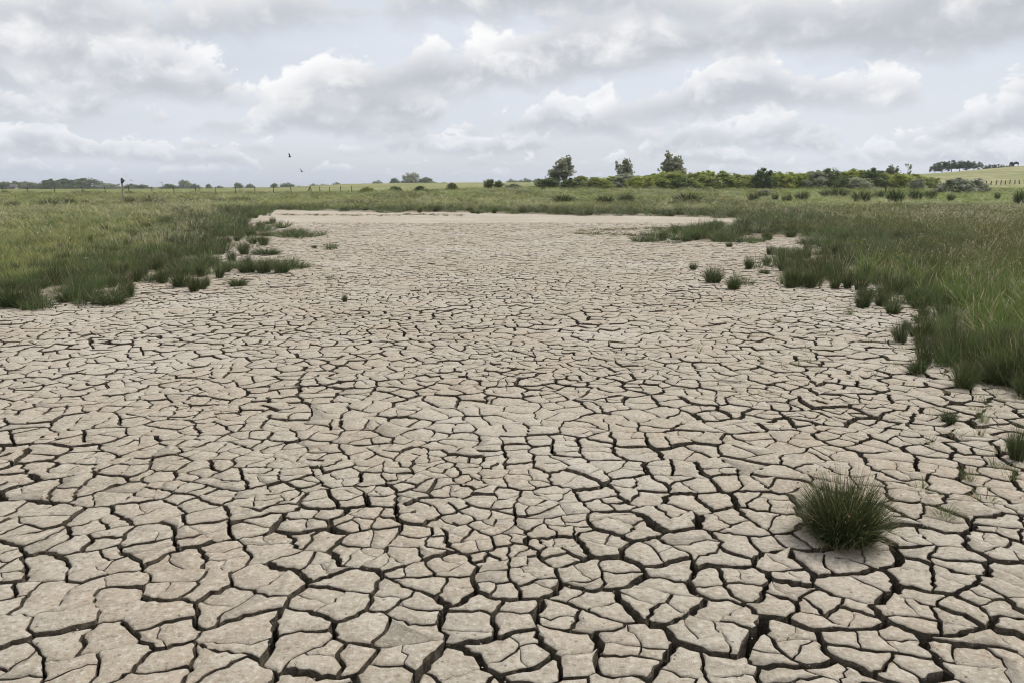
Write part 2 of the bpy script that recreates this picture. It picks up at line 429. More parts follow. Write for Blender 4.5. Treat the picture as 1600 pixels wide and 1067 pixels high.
def split(P, W, rd, target, level, out, key):
    A, cx, cy = area_c(P)
    hair = False
    if len(P) < 6 or A < .008: out.append((P, W, key)); return
    if A < target * rd.uniform(.75, 1.35):
        if level < 9 and cy < 14 and rd.random() < .24 and A > .018: hair = True
        else: out.append((P, W, key)); return
    # long axis
    sxx = sum((p[0] - cx) ** 2 for p in P); syy = sum((p[1] - cy) ** 2 for p in P); sxy = sum((p[0] - cx) * (p[1] - cy) for p in P)
    th0 = .5 * math.atan2(2 * sxy, sxx - syy) + math.pi / 2
    best = None
    for _ in range(5):                       # of a few trial cracks take the shortest: blocks stay compact
        th = th0 + rd.gauss(0, .35); off = rd.gauss(0, .10) * math.sqrt(A)
        ox, oy = cx + math.cos(th + math.pi / 2) * off, cy + math.sin(th + math.pi / 2) * off
        nx, ny = -math.sin(th), math.cos(th)
        sgn = [(p[0] - ox) * nx + (p[1] - oy) * ny for p in P]
        cr = [k for k in range(len(P)) if (sgn[k] > 0) != (sgn[(k + 1) % len(P)] > 0)]
        if len(cr) != 2: continue
        i = cr[0] if abs(sgn[cr[0]]) < abs(sgn[(cr[0] + 1) % len(P)]) else (cr[0] + 1) % len(P)
        j = cr[1] if abs(sgn[cr[1]]) < abs(sgn[(cr[1] + 1) % len(P)]) else (cr[1] + 1) % len(P)
        L = math.hypot(P[i][0] - P[j][0], P[i][1] - P[j][1])
        if best is None or L < best[0]: best = (L, i, j)
    if best is None: out.append((P, W, key)); return
    L, i, j = best
    if not hair and L > 2.1 * A / L and level > 0: out.append((P, W, key)); return
    if i > j: i, j = j, i
    if j - i < 3 or len(P) - (j - i) < 3: out.append((P, W, key)); return
    mid = crack_line(P[i], P[j], seg_for(cy), .10, .009 if cy < 9 else .012, rd)
    n = len(mid) + 1
    if hair:
        w0, w1 = rd.uniform(.0010, .0026), rd.choice([.00012, .0005, .0014])
        if rd.random() < .5: w0, w1 = w1, w0
        cw = [w0 + (w1 - w0) * k / max(1, n - 1) for k in range(n)]
    else:
        fade = 1 - .90 * float(sstep(6, 32, cy))
        w = fade * rd.choice([.0025, .004, .0055, .0075]) * rd.uniform(.7, 1.3) if level else rd.uniform(.0050, .012)
        e = rd.uniform(.5, 1.1); cw = [w * (1 + (e - 1) * k / max(1, n - 1)) for k in range(n)]
    PA = P[i:j + 1] + mid[::-1]; WA = W[i:j] + cw[::-1]
    PB = P[j:] + P[:i + 1] + mid; WB = W[j:] + W[:i] + cw
    lv = 9 if hair else level + 1
    k2 = key if (hair or rd.random() < .4) else key * 1103 % 99991 + 7
    split(PA, WA, rd, target, lv, out, key); split(PB, WB, rd, target, lv, out, k2)
def plate_cells():
    sp = .275; pts = []
    y = .2; row = 0
    while y < PLATE_END + 1:
        sp = .285 * (1 - .34 * float(sstep(6, 17, y)))
        hwid = .78 * y + 3.2; x = -hwid + (sp / 2 if row % 2 else 0)
        while x < hwid:
            pts.append((x + rng.uniform(-.5, .5) * sp * .95, y + rng.uniform(-.5, .5) * sp * .92)); x += sp
        y += sp * .88; row += 1
    P = np.array(pts); sd = pond_sd(P[:, 0], P[:, 1])
    P = P[sd < 1.0]; sd = sd[sd < 1.0]
    vs, es, fs, *_ = geometry.delaunay_2d_cdt([Vector(p) for p in P.tolist()], [], [], 0, 1e-6)
    V = np.array([(v.x, v.y) for v in vs]); T = np.array([list(f) for f in fs])
    a, b, c = V[T[:, 0]], V[T[:, 1]], V[T[:, 2]]
    d = 2 * (a[:, 0] * (b[:, 1] - c[:, 1]) + b[:, 0] * (c[:, 1] - a[:, 1]) + c[:, 0] * (a[:, 1] - b[:, 1]))
    a2, b2, c2 = (a ** 2).sum(1), (b ** 2).sum(1), (c ** 2).sum(1)
    C = np.stack([(a2 * (b[:, 1] - c[:, 1]) + b2 * (c[:, 1] - a[:, 1]) + c2 * (a[:, 1] - b[:, 1])) / d,
                  (a2 * (c[:, 0] - b[:, 0]) + b2 * (a[:, 0] - c[:, 0]) + c2 * (b[:, 0] - a[:, 0])) / d], 1)
    tri_of = [[] for _ in V]
    for k, t in enumerate(T.tolist()):
        for q in t: tri_of[q].append(k)
    sdv = pond_sd(V[:, 0], V[:, 1])
    # bend the whole net a little so that no edge is straight for long
    lines = {}
    def edge(t0, t1):
        k = (min(t0, t1), max(t0, t1))
        if k not in lines:
            rd = random.Random(k[0] * 7919 + k[1]); p, q = C[k[0]], C[k[1]]
            mid = crack_line(p, q, seg_for(p[1]), .10, .011 if p[1] < 9 else .014, rd)
            mx, my = (p[0] + q[0]) / 2, (p[1] + q[1]) / 2
            wide = float(vnoise(mx * 1.1 + 31, my * 1.1 + 3)) ** 1.5
            w0 = (.0062 + .0150 * wide) * rd.uniform(.6, 1.3) * (1 - .90 * float(sstep(6, 32, my))); w1 = w0 * rd.uniform(.6, 1.4)
            n = len(mid) + 1
            lines[k] = (mid, [w0 + (w1 - w0) * i / max(1, n - 1) for i in range(n)])
        mid, w = lines[k]
        return (mid, w) if t0 == k[0] else (mid[::-1], w[::-1])
    cells = []
    for q in range(len(V)):
        ts = tri_of[q]
        if len(ts) < 3 or sdv[q] > .35: continue
        pv = C[ts]
        if np.abs(pv - V[q]).max() > 1.0: continue
        order = np.argsort(np.arctan2(pv[:, 1] - V[q][1], pv[:, 0] - V[q][0])); ts = [ts[k] for k in order]
        PP, WW = [], []
        for k in range(len(ts)):
            t0, t1 = ts[k], ts[(k + 1) % len(ts)]
            if np.hypot(*(C[t0] - C[t1])) < 1e-4: continue
            mid, w = edge(t0, t1)
            PP.append(tuple(C[t0])); PP += mid; WW += w
        if len(PP) > 3: cells.append((PP, WW, q))
    return cells
def inset(P, W):
    n = len(P); out = []
    for k in range(n):
        p0, p1, p2 = P[k - 1], P[k], P[(k + 1) % n]; w1, w2 = W[k - 1], W[k]
        ax, ay = p1[0] - p0[0], p1[1] - p0[1]; bx, by = p2[0] - p1[0], p2[1] - p1[1]
        la, lb = math.hypot(ax, ay) or 1e-9, math.hypot(bx, by) or 1e-9
        n1 = (-ay / la, ax / la); n2 = (-by / lb, bx / lb)
        det = n1[0] * n2[1] - n1[1] * n2[0]
        if abs(det) > .25:
            dx = (w1 * n2[1] - w2 * n1[1]) / det; dy = (n1[0] * w2 - n2[0] * w1) / det
        else:
            mx, my = n1[0] + n2[0], n1[1] + n2[1]; lm = math.hypot(mx, my) or 1e-9
            w = (w1 + w2) / 2; dx, dy = mx / lm * w, my / lm * w
        L = math.hypot(dx, dy); mxl = 2.0 * max(w1, w2)
        if L > mxl: dx *= mxl / L; dy *= mxl / L
        out.append((p1[0] + dx, p1[1] + dy))
    return out
def untangle(P, W):
    """inset that gives way where the outline would fold over itself"""
    W = list(W); n = len(P)
    for _ in range(7):
        I = inset(P, W); bad = False
        for k in range(n):
            k2 = (k + 1) % n
            if (I[k2][0] - I[k][0]) * (P[k2][0] - P[k][0]) + (I[k2][1] - I[k][1]) * (P[k2][1] - P[k][1]) <= 0:
                bad = True
                for q in (k - 1, k, k2): W[q] *= .55
        if not bad: break
    return I
def crosses(I):
    n = len(I); A = np.array(I); B = np.roll(A, -1, 0)
    def o(p, q, r): return (q[..., 0] - p[..., 0]) * (r[..., 1] - p[..., 1]) - (q[..., 1] - p[..., 1]) * (r[..., 0] - p[..., 0])
    a, b, c, d = A[:, None], B[:, None], A[None], B[None]
    x = (o(a, b, c) * o(a, b, d) < 0) & (o(c, d, a) * o(c, d, b) < 0)
    return bool(x.any())
def build_plates():
    cells = plate_cells(); plates = []
    for PP, WW, q in cells:
        rd = random.Random(q * 31 + 5)
        A, cx, cy = area_c(PP)
        tgt = .031 * (.35 + 1.5 * float(vnoise(cx * .9, cy * .9))) * (1 - .45 * float(sstep(6, 17, cy)))
        res = []; split(PP, WW, rd, tgt, 0, res, q)
        plates += res
    built = []
    for P, W, key in plates:
        A0, cx, cy = area_c(P); I = untangle(P, W); A1, cx, cy = area_c(I)
        if A1 < .0012 or A1 < .35 * A0: continue
        if cy < 14 and crosses(I):
            I = sorted([(x + (cx - x) * .05, y + (cy - y) * .05) for x, y in P], key=lambda p: math.atan2(p[1] - cy, p[0] - cx))
        n = len(I); kr = random.Random(key)
        near = cy < 8
        tx, ty, z0 = kr.gauss(0, .016), kr.gauss(0, .016), kr.gauss(0, .0045)
        k0x, k0y = cx, cy
        r0 = math.sqrt(A1); curl = .010 * kr.uniform(-.2, 1.0)
        pr = random.Random(hash((round(cx, 4), round(cy, 4))))
        pt = (pr.gauss(0, .006), pr.gauss(0, .006)); pz = pr.gauss(0, .0012)
        def top(x, y):
            u = ((x - cx) ** 2 + (y - cy) ** 2) / (r0 * r0 * .3)
            return z0 + pz + (tx + pt[0]) * (x - cx) + (ty + pt[1]) * (y - cy) + curl * (min(u, 1.6) - .6) * .5
        V, F, S = [], [], []
        bev = min(.007, r0 * .05) * pr.uniform(.7, 1.3)
        R2 = untangle(I, [bev] * n)
        if area_c(R2)[0] < .5 * A1 or (cy < 14 and crosses(R2)): R2 = [(x + (cx - x) * .02, y + (cy - y) * .02) for x, y in I]
        B0 = inset(I, [-.004] * n)
        def ring(pts, zf, jag=0):
            b = len(V)
            for x, y in pts:
                V.append((x + pr.uniform(-jag, jag), y + pr.uniform(-jag, jag), zf(x, y)))
            return b
        rings = [ring(B0, lambda x, y: -.145)]
        if near:
            rings.append(ring(I, lambda x, y: top(x, y) - pr.uniform(.040, .062), .0055))
            rings.append(ring(I, lambda x, y: top(x, y) - pr.uniform(.016, .026), .0040))
        r1 = ring(I, lambda x, y: top(x, y) - bev * .6 - pr.uniform(0, .003), .0012 if near else 0)
        r2 = ring(R2, top)
        rings += [r1, r2]
        for u, v in zip(rings[:-1], rings[1:]):
            for k in range(n):
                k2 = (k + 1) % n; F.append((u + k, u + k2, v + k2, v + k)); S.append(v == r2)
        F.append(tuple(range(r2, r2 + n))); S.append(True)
        u, v = project(cx, cy, 0)
        size = 0
        if -40 < u < 1640 and v < 1120: size = A1 / (cy * cy + CAM_H ** 2) ** 1.5
        built.append((size, cx, cy, V, F, S))
    built.sort(key=lambda b: -b[0])
    for size, cx, cy, V, F, S in built[:300]:
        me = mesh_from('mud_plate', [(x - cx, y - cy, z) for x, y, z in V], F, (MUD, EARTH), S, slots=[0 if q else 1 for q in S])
        link('mud_plate', me, BED, (cx, cy, 0))
    VV, FF, SS = [], [], []
    for size, cx, cy, V, F, S in built[300:]:
        b = len(VV); VV += V; FF += [tuple(i + b for i in f) for f in F]; SS += S
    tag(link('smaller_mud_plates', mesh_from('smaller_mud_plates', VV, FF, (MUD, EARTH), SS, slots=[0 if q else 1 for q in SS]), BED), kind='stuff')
    print('plates', len(built), 'faces', len(FF))
build_plates()

# crumbs fallen into the cracks and lying on the plates
def build_crumbs():
    O = np.array([(1, 0, 0), (-1, 0, 0), (0, 1, 0), (0, -1, 0), (0, 0, 1), (0, 0, -1)], float)
    T = np.array([(0, 2, 4), (2, 1, 4), (1, 3, 4), (3, 0, 4), (2, 0, 5), (1, 2, 5), (3, 1, 5), (0, 3, 5)])
    n = 9000
    y = 1.8 * np.exp(nr.random(n) * math.log(9 / 1.8)); x = (nr.random(n) * 2 - 1) * (.68 * y + .8)
    on_top = nr.random(n) < .22
    s = np.where(on_top, nr.uniform(.0015, .0048, n), nr.uniform(.004, .013, n))
    z = np.where(on_top, .002, -.122)
    V = O[None] * nr.uniform(.55, 1.2, (n, 6, 1)) * s[:, None, None] * np.array((1, 1, .7)) + np.stack([x, y, z], 1)[:, None]
    F = T[None] + (np.arange(n) * 6)[:, None, None]
    tag(link('mud_crumbs', fast_mesh('mud_crumbs', V.reshape(-1, 3), F.reshape(-1, 3), MUD), BED), kind='stuff')
build_crumbs()
# ================================================================== VEGETATION
def blades(n, base_r, height, lean, width, seed, hvar=.35, segs=3, droop=.5, dry=0.0, stiff=False, twist=True, dome=True):
    """n tapered stems springing from a disc; returns verts, tris, attribute"""
    g = np.random.default_rng(seed)
    a = g.uniform(0, 2 * math.pi, n); rr = np.sqrt(g.random(n))
    bx, by = np.cos(a) * rr * base_r, np.sin(a) * rr * base_r
    da = a + g.normal(0, .55, n)
    le = lean * (.15 + .95 * rr) * g.uniform(.6, 1.25, n)              # lean grows outwards
    h = height * (1 - hvar * g.random(n) ** 1.2) * ((1.0 - .28 * rr ** 2) if dome else 1.0)
    w = width * g.uniform(.7, 1.3, n); fa = g.uniform(0, math.pi, n)
    V = np.zeros((n, 2 * segs + 1, 3)); T = np.zeros((n, 2 * segs + 1))
    for k in range(segs + 1):
        t = k / segs; ang = le * (.55 + droop * t)
        ox = np.cos(da) * np.sin(ang) * h * t; oy = np.sin(da) * np.sin(ang) * h * t; oz = np.cos(ang) * h * t
        ww = w * (1 - .55 * t) * .5
        cx, cy, cz = bx + ox, by + oy, oz
        if k < segs:
            V[:, 2 * k] = np.stack([cx - np.cos(fa) * ww, cy - np.sin(fa) * ww, cz], 1)
            V[:, 2 * k + 1] = np.stack([cx + np.cos(fa) * ww, cy + np.sin(fa) * ww, cz], 1)
            T[:, 2 * k] = T[:, 2 * k + 1] = t
        else:
            V[:, 2 * k] = np.stack([cx, cy, cz], 1); T[:, 2 * k] = 1
    tri = []
    for k in range(segs - 1):
        b = 2 * k; tri += [(b, b + 1, b + 3), (b, b + 3, b + 2)]
    b = 2 * (segs - 1); tri.append((b, b + 1, b + 2))
    F = np.array(tri)[None] + (np.arange(n) * (2 * segs + 1))[:, None, None]
    att = np.zeros((n, 2 * segs + 1, 4)); att[..., 0] = T; att[..., 1] = g.random((n, 1)); att[..., 2] = (g.random((n, 1)) < dry); att[..., 3] = 1
    return V.reshape(-1, 3), F.reshape(-1, 3), att.reshape(-1, 4)
def heads(n, base_r, height, lean, size, seed):
    """small seed heads / blooms as crossed slips near the stem tops"""
    V, F, A = blades(n, base_r, height, lean, size, seed, hvar=.3, segs=1)
    V = V.reshape(n, 3, 3); tip = V[:, 2].copy(); g = np.random.default_rng(seed + 1)
    o = g.normal(0, 1, (n, 3, 3)) * size; V = tip[:, None] + o * np.array((.8, .8, 1.0))
    return V.reshape(-1, 3), F, A
def bmesh_of(name, parts, mat):
    Vs, Fs, As, b = [], [], [], 0
    for V, F, A in parts: Vs.append(V); Fs.append(F + b); As.append(A); b += len(V)
    return fast_mesh(name, np.concatenate(Vs), np.concatenate(Fs), mat, np.concatenate(As))

# ---- clump shapes scattered as uncountable grass
hidden = bpy.data.collections.new('clump_shapes')          # never linked to the scene itself
def scatter(name, meshes, P, S, idx, label, cat, tilt=.12):
    """one 'stuff' object: clumps of the given shapes on the given points"""
    c = bpy.data.collections.new(name + '_shapes')
    for k, me in enumerate(meshes):
        o = bpy.data.objects.new('%s_%02d' % (name, k), me); c.objects.link(o)
    n = len(P)
    me = bpy.data.meshes.new(name); me.vertices.add(n); me.vertices.foreach_set('co', np.asarray(P, np.float32).ravel())
    rot = np.stack([nr.normal(0, tilt, n), nr.normal(0, tilt, n), nr.uniform(0, 6.283, n)], 1)
    for nm, ty, arr, key in (('rot', 'FLOAT_VECTOR', rot, 'vector'), ('scl', 'FLOAT_VECTOR', S, 'vector'), ('idx', 'INT', idx, 'value')):
        a = me.attributes.new(nm, ty, 'POINT'); a.data.foreach_set(key, np.asarray(arr, np.int32 if ty == 'INT' else np.float32).ravel())
    me.update()
    o = link(name, me)
    ng = bpy.data.node_groups.new(name, 'GeometryNodeTree')
    ng.interface.new_socket('Geometry', in_out='INPUT', socket_type='NodeSocketGeometry')
    ng.interface.new_socket('Geometry', in_out='OUTPUT', socket_type='NodeSocketGeometry')
    N, L = ng.nodes, ng.links
    gi, go = N.new('NodeGroupInput'), N.new('NodeGroupOutput')
    ip = N.new('GeometryNodeInstanceOnPoints'); ci = N.new('GeometryNodeCollectionInfo')
    ci.inputs['Collection'].default_value = c; ci.inputs['Separate Children'].default_value = True; ci.inputs['Reset Children'].default_value = True
    def na(nm, ty):
        q = N.new('GeometryNodeInputNamedAttribute'); q.data_type = ty; q.inputs['Name'].default_value = nm; return q.outputs['Attribute']
    er = N.new('FunctionNodeEulerToRotation'); L.new(na('rot', 'FLOAT_VECTOR'), er.inputs[0])
    L.new(gi.outputs[0], ip.inputs['Points']); L.new(ci.outputs[0], ip.inputs['Instance']); ip.inputs['Pick Instance'].default_value = True
    L.new(na('idx', 'INT'), ip.inputs['Instance Index']); L.new(er.outputs[0], ip.inputs['Rotation']); L.new(na('scl', 'FLOAT_VECTOR'), ip.inputs['Scale'])
    L.new(ip.outputs[0], go.inputs[0])
    md = o.modifiers.new('scatter', 'NODES'); md.node_group = ng
    return tag(o, label, cat, kind='stuff')

def fan(spacing, r0, r1, t0=-.80, t1=.80):
    """points whose spacing grows with distance, so each stretch of the view is equally full"""
    pts = []; r = r0
    while r < r1:
        s = spacing * r; n = int((t1 - t0) / spacing)
        t = t0 + (np.arange(n) + nr.random(n)) / n * (t1 - t0); q = r + nr.uniform(-.5, .5, n) * s
        pts.append(np.stack([t * q, q], 1)); r += s
    P = np.concatenate(pts); return P
def with_z(P): return np.column_stack([P, np.where(pond_sd(P[:, 0], P[:, 1]) < 0, -.005, ground_z(P[:, 0], P[:, 1]) - .01)])

rush_sh = [bmesh_of('rush_clump', [blades(80, .10, .36, .75, .0052, 100 + k, dry=.10)], M_RUSH) for k in range(4)]
marsh_sh = [bmesh_of('marsh_clump', [blades(60, .11, .34, .70, .0070, 120 + k, dry=.07)], M_MARSH) for k in range(4)]
mead_sh = [bmesh_of('meadow_clump', [blades(55, .13, .30, .6, .0070, 140 + k, dry=.16)], M_MEADOW) for k in range(4)]
lush_sh = [bmesh_of('lush_clump', [blades(55, .13, .24, .7, .0075, 160 + k, dry=.02)], M_LUSH) for k in range(3)]
straw_sh = [bmesh_of('straw_clump', [blades(11, .12, .50, .42, .0060, 180 + k, hvar=.5), heads(9, .12, .5, .42, .012, 190 + k)], M_STRAW) for k in range(4)]
russ_sh = [bmesh_of('russet_clump', [blades(55, .13, .36, .5, .0062, 200 + k, dry=.06), heads(16, .13, .37, .5, .010, 210 + k)], M_RUSSET) for k in range(3)]
long_sh = [bmesh_of('long_blade_clump', [blades(26, .09, .62, .62, .012, 220 + k, hvar=.55, segs=4, droop=.8, dry=.10)], M_BROAD) for k in range(3)]

def edge_gap(P, jag=.8):
    """distance outside the pond edge, roughened so that the margin is ragged"""
    sd = pond_sd(P[:, 0], P[:, 1]); d = P[:, 1]
    return sd + (fbm(P[:, 0] * 1.3 + 5, P[:, 1] * 1.3, 2) - .47) * jag * np.minimum(1.0, d / 14)
def uv_of(P): return project(P[:, 0], P[:, 1], terrain(P[:, 0], P[:, 1]))

def grow():
    # the dark margin of rushes: tufts of many sizes with bare mud between
    P = fan(.0125, 5.5, 70); g = edge_gap(P, 1.6); u, v = uv_of(P)
    band = np.where(u < 800, 1.7 + .055 * P[:, 1], 1.5 + .075 * P[:, 1]) * (.6 + .8 * fbm(P[:, 0] * .35, P[:, 1] * .35))
    gap = fbm(P[:, 0] * 2.1 + 40, P[:, 1] * 1.5 + 11, 2)
    k = (g > .02) & (g < band) & (gap > .54 - .26 * sstep(.0, 2.6, g)); P = P[k]; d = P[:, 1]; gap = gap[k]
    s = np.clip(d / 13, .75, 3.2) * nr.uniform(.75, 1.2, len(P))
    h = nr.uniform(.45, 1.0, len(P)) * np.clip(.80 + .010 * d, .8, 1.15) * (.30 + 1.5 * sstep(.32, .74, gap)) * np.where((P[:, 0] < 0) & (d < 30), .85, 1.0)
    S = np.stack([s, s, h], 1)
    a = fbm(P[:, 0] * .9 + 70, P[:, 1] * .9, 2) + nr.normal(0, .08, len(P)) > np.where(P[:, 0] < 0, .46, .42)
    # tufts strayed onto the mud in front of the margin
    P2 = fan(.0125, 9, 52); sd2 = pond_sd(P2[:, 0], P2[:, 1]); u2, v2 = uv_of(P2)
    g2 = fbm(P2[:, 0] * 1.05 + 8, P2[:, 1] * .75 + 61, 2)
    reach = np.where(u2 < 620, 2.6, 1.7) * np.clip(P2[:, 1] / 18, .5, 1.2)
    k2 = (sd2 < 0) & (sd2 > -reach) & (g2 > .645 + .12 * (-sd2 / reach)) & (P2[:, 1] < 34)
    P2 = P2[k2]; g2 = g2[k2]; n2 = len(P2); s2 = np.clip(P2[:, 1] / 13, .75, 2.2) * nr.uniform(.7, 1.1, n2)
    P = np.concatenate([P, P2]); S = np.concatenate([S, np.stack([s2, s2, nr.uniform(.5, .95, n2) * (.2 + 1.1 * g2)], 1)]); a = np.concatenate([a, nr.random(n2) < .7])
    P3 = fan(.030, 6, 60); g3 = edge_gap(P3, 1.6); u3, v3 = uv_of(P3); d3 = P3[:, 1]
    k3 = (g3 > -.25 - .01 * d3) & (g3 < np.where(u3 < 800, 2.6 + .07 * d3, 2.4 + .09 * d3)) & (nr.random(len(P3)) < .42); P3 = P3[k3]; d3 = P3[:, 1]; n3 = len(P3)
    w3 = np.clip(.020 * d3, .32, .75) * nr.uniform(.7, 1.3, n3)
    S3 = np.stack([w3 * .6, w3 * .6, nr.uniform(.20, .44, n3) * np.clip(.75 + .012 * d3, .8, 1.25)], 1)
    idx = np.concatenate([np.where(a, nr.integers(0, 4, len(P)), nr.integers(4, 8, len(P))), nr.integers(8, 11, n3)])
    P = np.concatenate([P, P3]); S = np.concatenate([S, S3])
    tus = [bmesh_of('tussock', [blades(330, .30, 1.0, .85, .020, 280 + k, hvar=.4, dry=.05), blades(40, .34, .7, 1.2, .018, 290 + k, hvar=.6, dry=1.0)], M_RUSH) for k in range(3)]
    scatter('rush_margin', rush_sh + marsh_sh + tus, with_z(P), S, idx, 'dark green rushes crowding the ragged margin of the dry pond', 'rushes')
    # meadow behind
    P = fan(.0135, 6.2, 150); g = edge_gap(P); u, v = uv_of(P)
    band = np.where(u < 800, 1.2 + .045 * P[:, 1], 1.2 + .06 * P[:, 1])
    k = (g > band * .8); P = P[k]; u, v = u[k], v[k]; d = P[:, 1]
    s = np.clip(d / 12, .8, 9) * nr.uniform(.8, 1.25, len(P)); h = nr.uniform(.5, 1.0, len(P)) * np.clip(1.0 + .002 * d, 1, 1.3) * (.6 + .8 * fbm(P[:, 0] * .7, P[:, 1] * .5 + 30))
    right = u > 1150
    rus = fbm(P[:, 0] * .16 + 9, P[:, 1] * .10 + 4)
    lush = (u > 1220) & (v < 322) & (fbm(P[:, 0] * .12, P[:, 1] * .12) > .33)
    q = nr.random(len(P))
    kind = np.where(lush, 1, np.where(right & (rus > .40) & (v > 325), 2, np.where(rus > .60, 2, np.where(q < .30, 3, 0))))
    base = np.array([0, 4, 7, 10])[kind]; cnt = np.array([4, 3, 3, 4])[kind]
    idx = base + (nr.random(len(P)) * cnt).astype(int)
    h = h * np.where(lush, .7, 1) * (1 - .35 * sstep(80, 120, d))
    scatter('meadow_grass', mead_sh + lush_sh + russ_sh + marsh_sh, with_z(P), np.stack([s, s, h], 1), idx, 'mixed green and russet meadow grass round the dry pond', 'grass')
    # pale dry stalks
    P = fan(.021, 8, 140); g = edge_gap(P); u, v = uv_of(P)
    dens = np.where(u < 430, .95 * sstep(440, 375, v) + .06, np.where(u < 1000, .45, np.where(v < 350, .45, .12)))
    k = (g > .5 + .03 * P[:, 1]) & (nr.random(len(P)) < dens * (.15 + 2.6 * sstep(.38, .68, fbm(P[:, 0] * .22 + 3, P[:, 1] * .12)))); P = P[k]; d = P[:, 1]
    s = np.clip(d / 11, .8, 6) * nr.uniform(.7, 1.2, len(P)); h = nr.uniform(.6, 1.15, len(P))
    scatter('dry_stalks', straw_sh, with_z(P), np.stack([s, s, h], 1), nr.integers(0, 4, len(P)), 'pale dry grass stalks standing through the meadow', 'dry grass', tilt=.2)
    # broad fresh blades at the near right
    P = fan(.020, 6.0, 16, .3, .8); g = edge_gap(P); u, v = uv_of(P)
    k = (g > .35) & (u > 1330) & (nr.random(len(P)) < .62); P = P[k]
    s = nr.uniform(.8, 1.2, len(P)); h = nr.uniform(.55, 1.05, len(P))
    scatter('broad_grass', long_sh, with_z(P), np.stack([s, s, h], 1), nr.integers(0, 3, len(P)), 'fresh broad grass blades at the near right of the pond', 'grass', tilt=.2)
    # low yellow blooms in the right-hand meadow
    bl = [bmesh_of('bloom_clump', [heads(26, .09, .34, .4, .010, 240 + k)], M_YELLOW) for k in range(2)]
    P = fan(.02, 8, 30, .25, .8); g = edge_gap(P); u, v = uv_of(P)
    k = (g > 1.2) & (u > 1300) & (nr.random(len(P)) < .045 * (fbm(P[:, 0] * .4, P[:, 1] * .4) > .45)); P = P[k]
    s = nr.uniform(.8, 1.4, len(P))
    scatter('yellow_blooms', bl, with_z(P), np.stack([s, s, nr.uniform(.9, 1.3, len(P))], 1), nr.integers(0, 2, len(P)), 'small yellow flowers dotted in the meadow at right', 'flowers')
    # wrack: dark scraps of dead plants in lines on the far mud
    w_sh = [bmesh_of('wrack_scrap', [blades(40, .10, .10, 1.2, .010, 260 + k, dry=.25)], M_RUSHDRY if k == 2 else M_RUSH) for k in range(3)]
    lines = [[(888, 365), (960, 367), (1045, 371), (1080, 372)], [(905, 362), (975, 359), (1040, 357), (1110, 356), (1165, 353)], [(430, 336), (500, 337), (560, 337), (660, 336), (720, 337)]]
    pts = []
    for ln in lines:
        for a, b in zip(ln[:-1], ln[1:]):
            for t in nr.random(int((b[0] - a[0]) * .42)):
                pts.append(flat(a[0] + (b[0] - a[0]) * t + nr.normal(0, 3), a[1] + (b[1] - a[1]) * t + nr.normal(0, .7)))
    P = np.array(pts); P = P[pond_sd(P[:, 0], P[:, 1]) < -.1]; s = nr.uniform(.8, 2.2, len(P))
    scatter('plant_wrack', w_sh, np.column_stack([P, np.zeros(len(P))]), np.stack([s, s, nr.uniform(.3, 1.1, len(P))], 1), nr.integers(0, 3, len(P)), 'lines of dark dead plant scraps on the far mud', 'plant debris')
    sd_sh = [bmesh_of('seedling', [blades(16, .05, .10, 1.0, .0042, 270 + k, hvar=.6, dry=.35)], M_MARSH) for k in range(3)]
    P = fan(.02, 3.2, 12, .2, .75); sd = pond_sd(P[:, 0], P[:, 1]); u, v = uv_of(P)
    pr = sstep(-3.2, -.1, sd) * .16 + .05 * ((u > 1420) & (v < 840))
    k = (sd < .1) & (nr.random(len(P)) < pr); P = P[k]; s_ = nr.uniform(.6, 1.6, len(P))
    scatter('seedlings', sd_sh, with_z(P), np.stack([s_, s_, nr.uniform(.4, 1.3, len(P))], 1), nr.integers(0, 3, len(P)), 'fine grass seedlings sprinkled over the mud at right', 'seedlings')
grow()

# ---- rush tufts that stand apart: each a thing
def tuft_shapes(n, seed, fine):
    st = bmesh_of('stems', [blades(n, .30, 1.0, .80, fine, seed, hvar=.35, segs=4 if n > 900 else 3, dry=.03)], M_RUSH)
    dr = bmesh_of('dead_stems', [blades(n // 7, .34, .62, 1.25, fine, seed + 1, hvar=.6, segs=3, droop=.5, dome=False)], M_RUSHDRY)
    return st, dr
def big_tuft():
    parts = [blades(1900, .30, .92, .95, .0090, 300, hvar=.45, segs=4, dry=.05)]
    for k, (ox, oy, hh, n) in enumerate(((.16, .05, .85, 420), (-.18, .10, .78, 420), (.02, -.17, .72, 420), (-.10, -.14, .62, 300))):
        V, F, A = blades(n, .20, hh, 1.05, .0090, 303 + k, hvar=.5, segs=4, dry=.07); V = V + np.array((ox, oy, 0)); parts.append((V, F, A))
    litter = [blades(560, .42, .46, 1.75, .0085, 308, hvar=.7, segs=3, droop=.3, dome=False), blades(60, .2, .9, 1.15, .008, 309, hvar=.4, segs=4)]
    return bmesh_of('stems', parts, M_RUSH), bmesh_of('dead_stems', litter, M_RUSHDRY), bmesh_of('seed_heads', [heads(260, .30, .90, .95, .011, 311)], M_SEED)
TUFT_BIG = big_tuft()
TUFT = [tuft_shapes(420, 310 + k, .017) for k in range(4)]
TUFT_FAR = [tuft_shapes(300, 330 + k, .026) for k in range(3)]
def sparse_shapes(seed):
    return (bmesh_of('stems', [blades(70, .30, 1.0, .95, .018, seed, hvar=.5, dry=.12)], M_MARSH), bmesh_of('dead_stems', [blades(34, .4, .6, 1.35, .016, seed + 1, hvar=.6, dome=False)], M_RUSHDRY))
SPARSE = [sparse_shapes(350 + k) for k in range(3)]
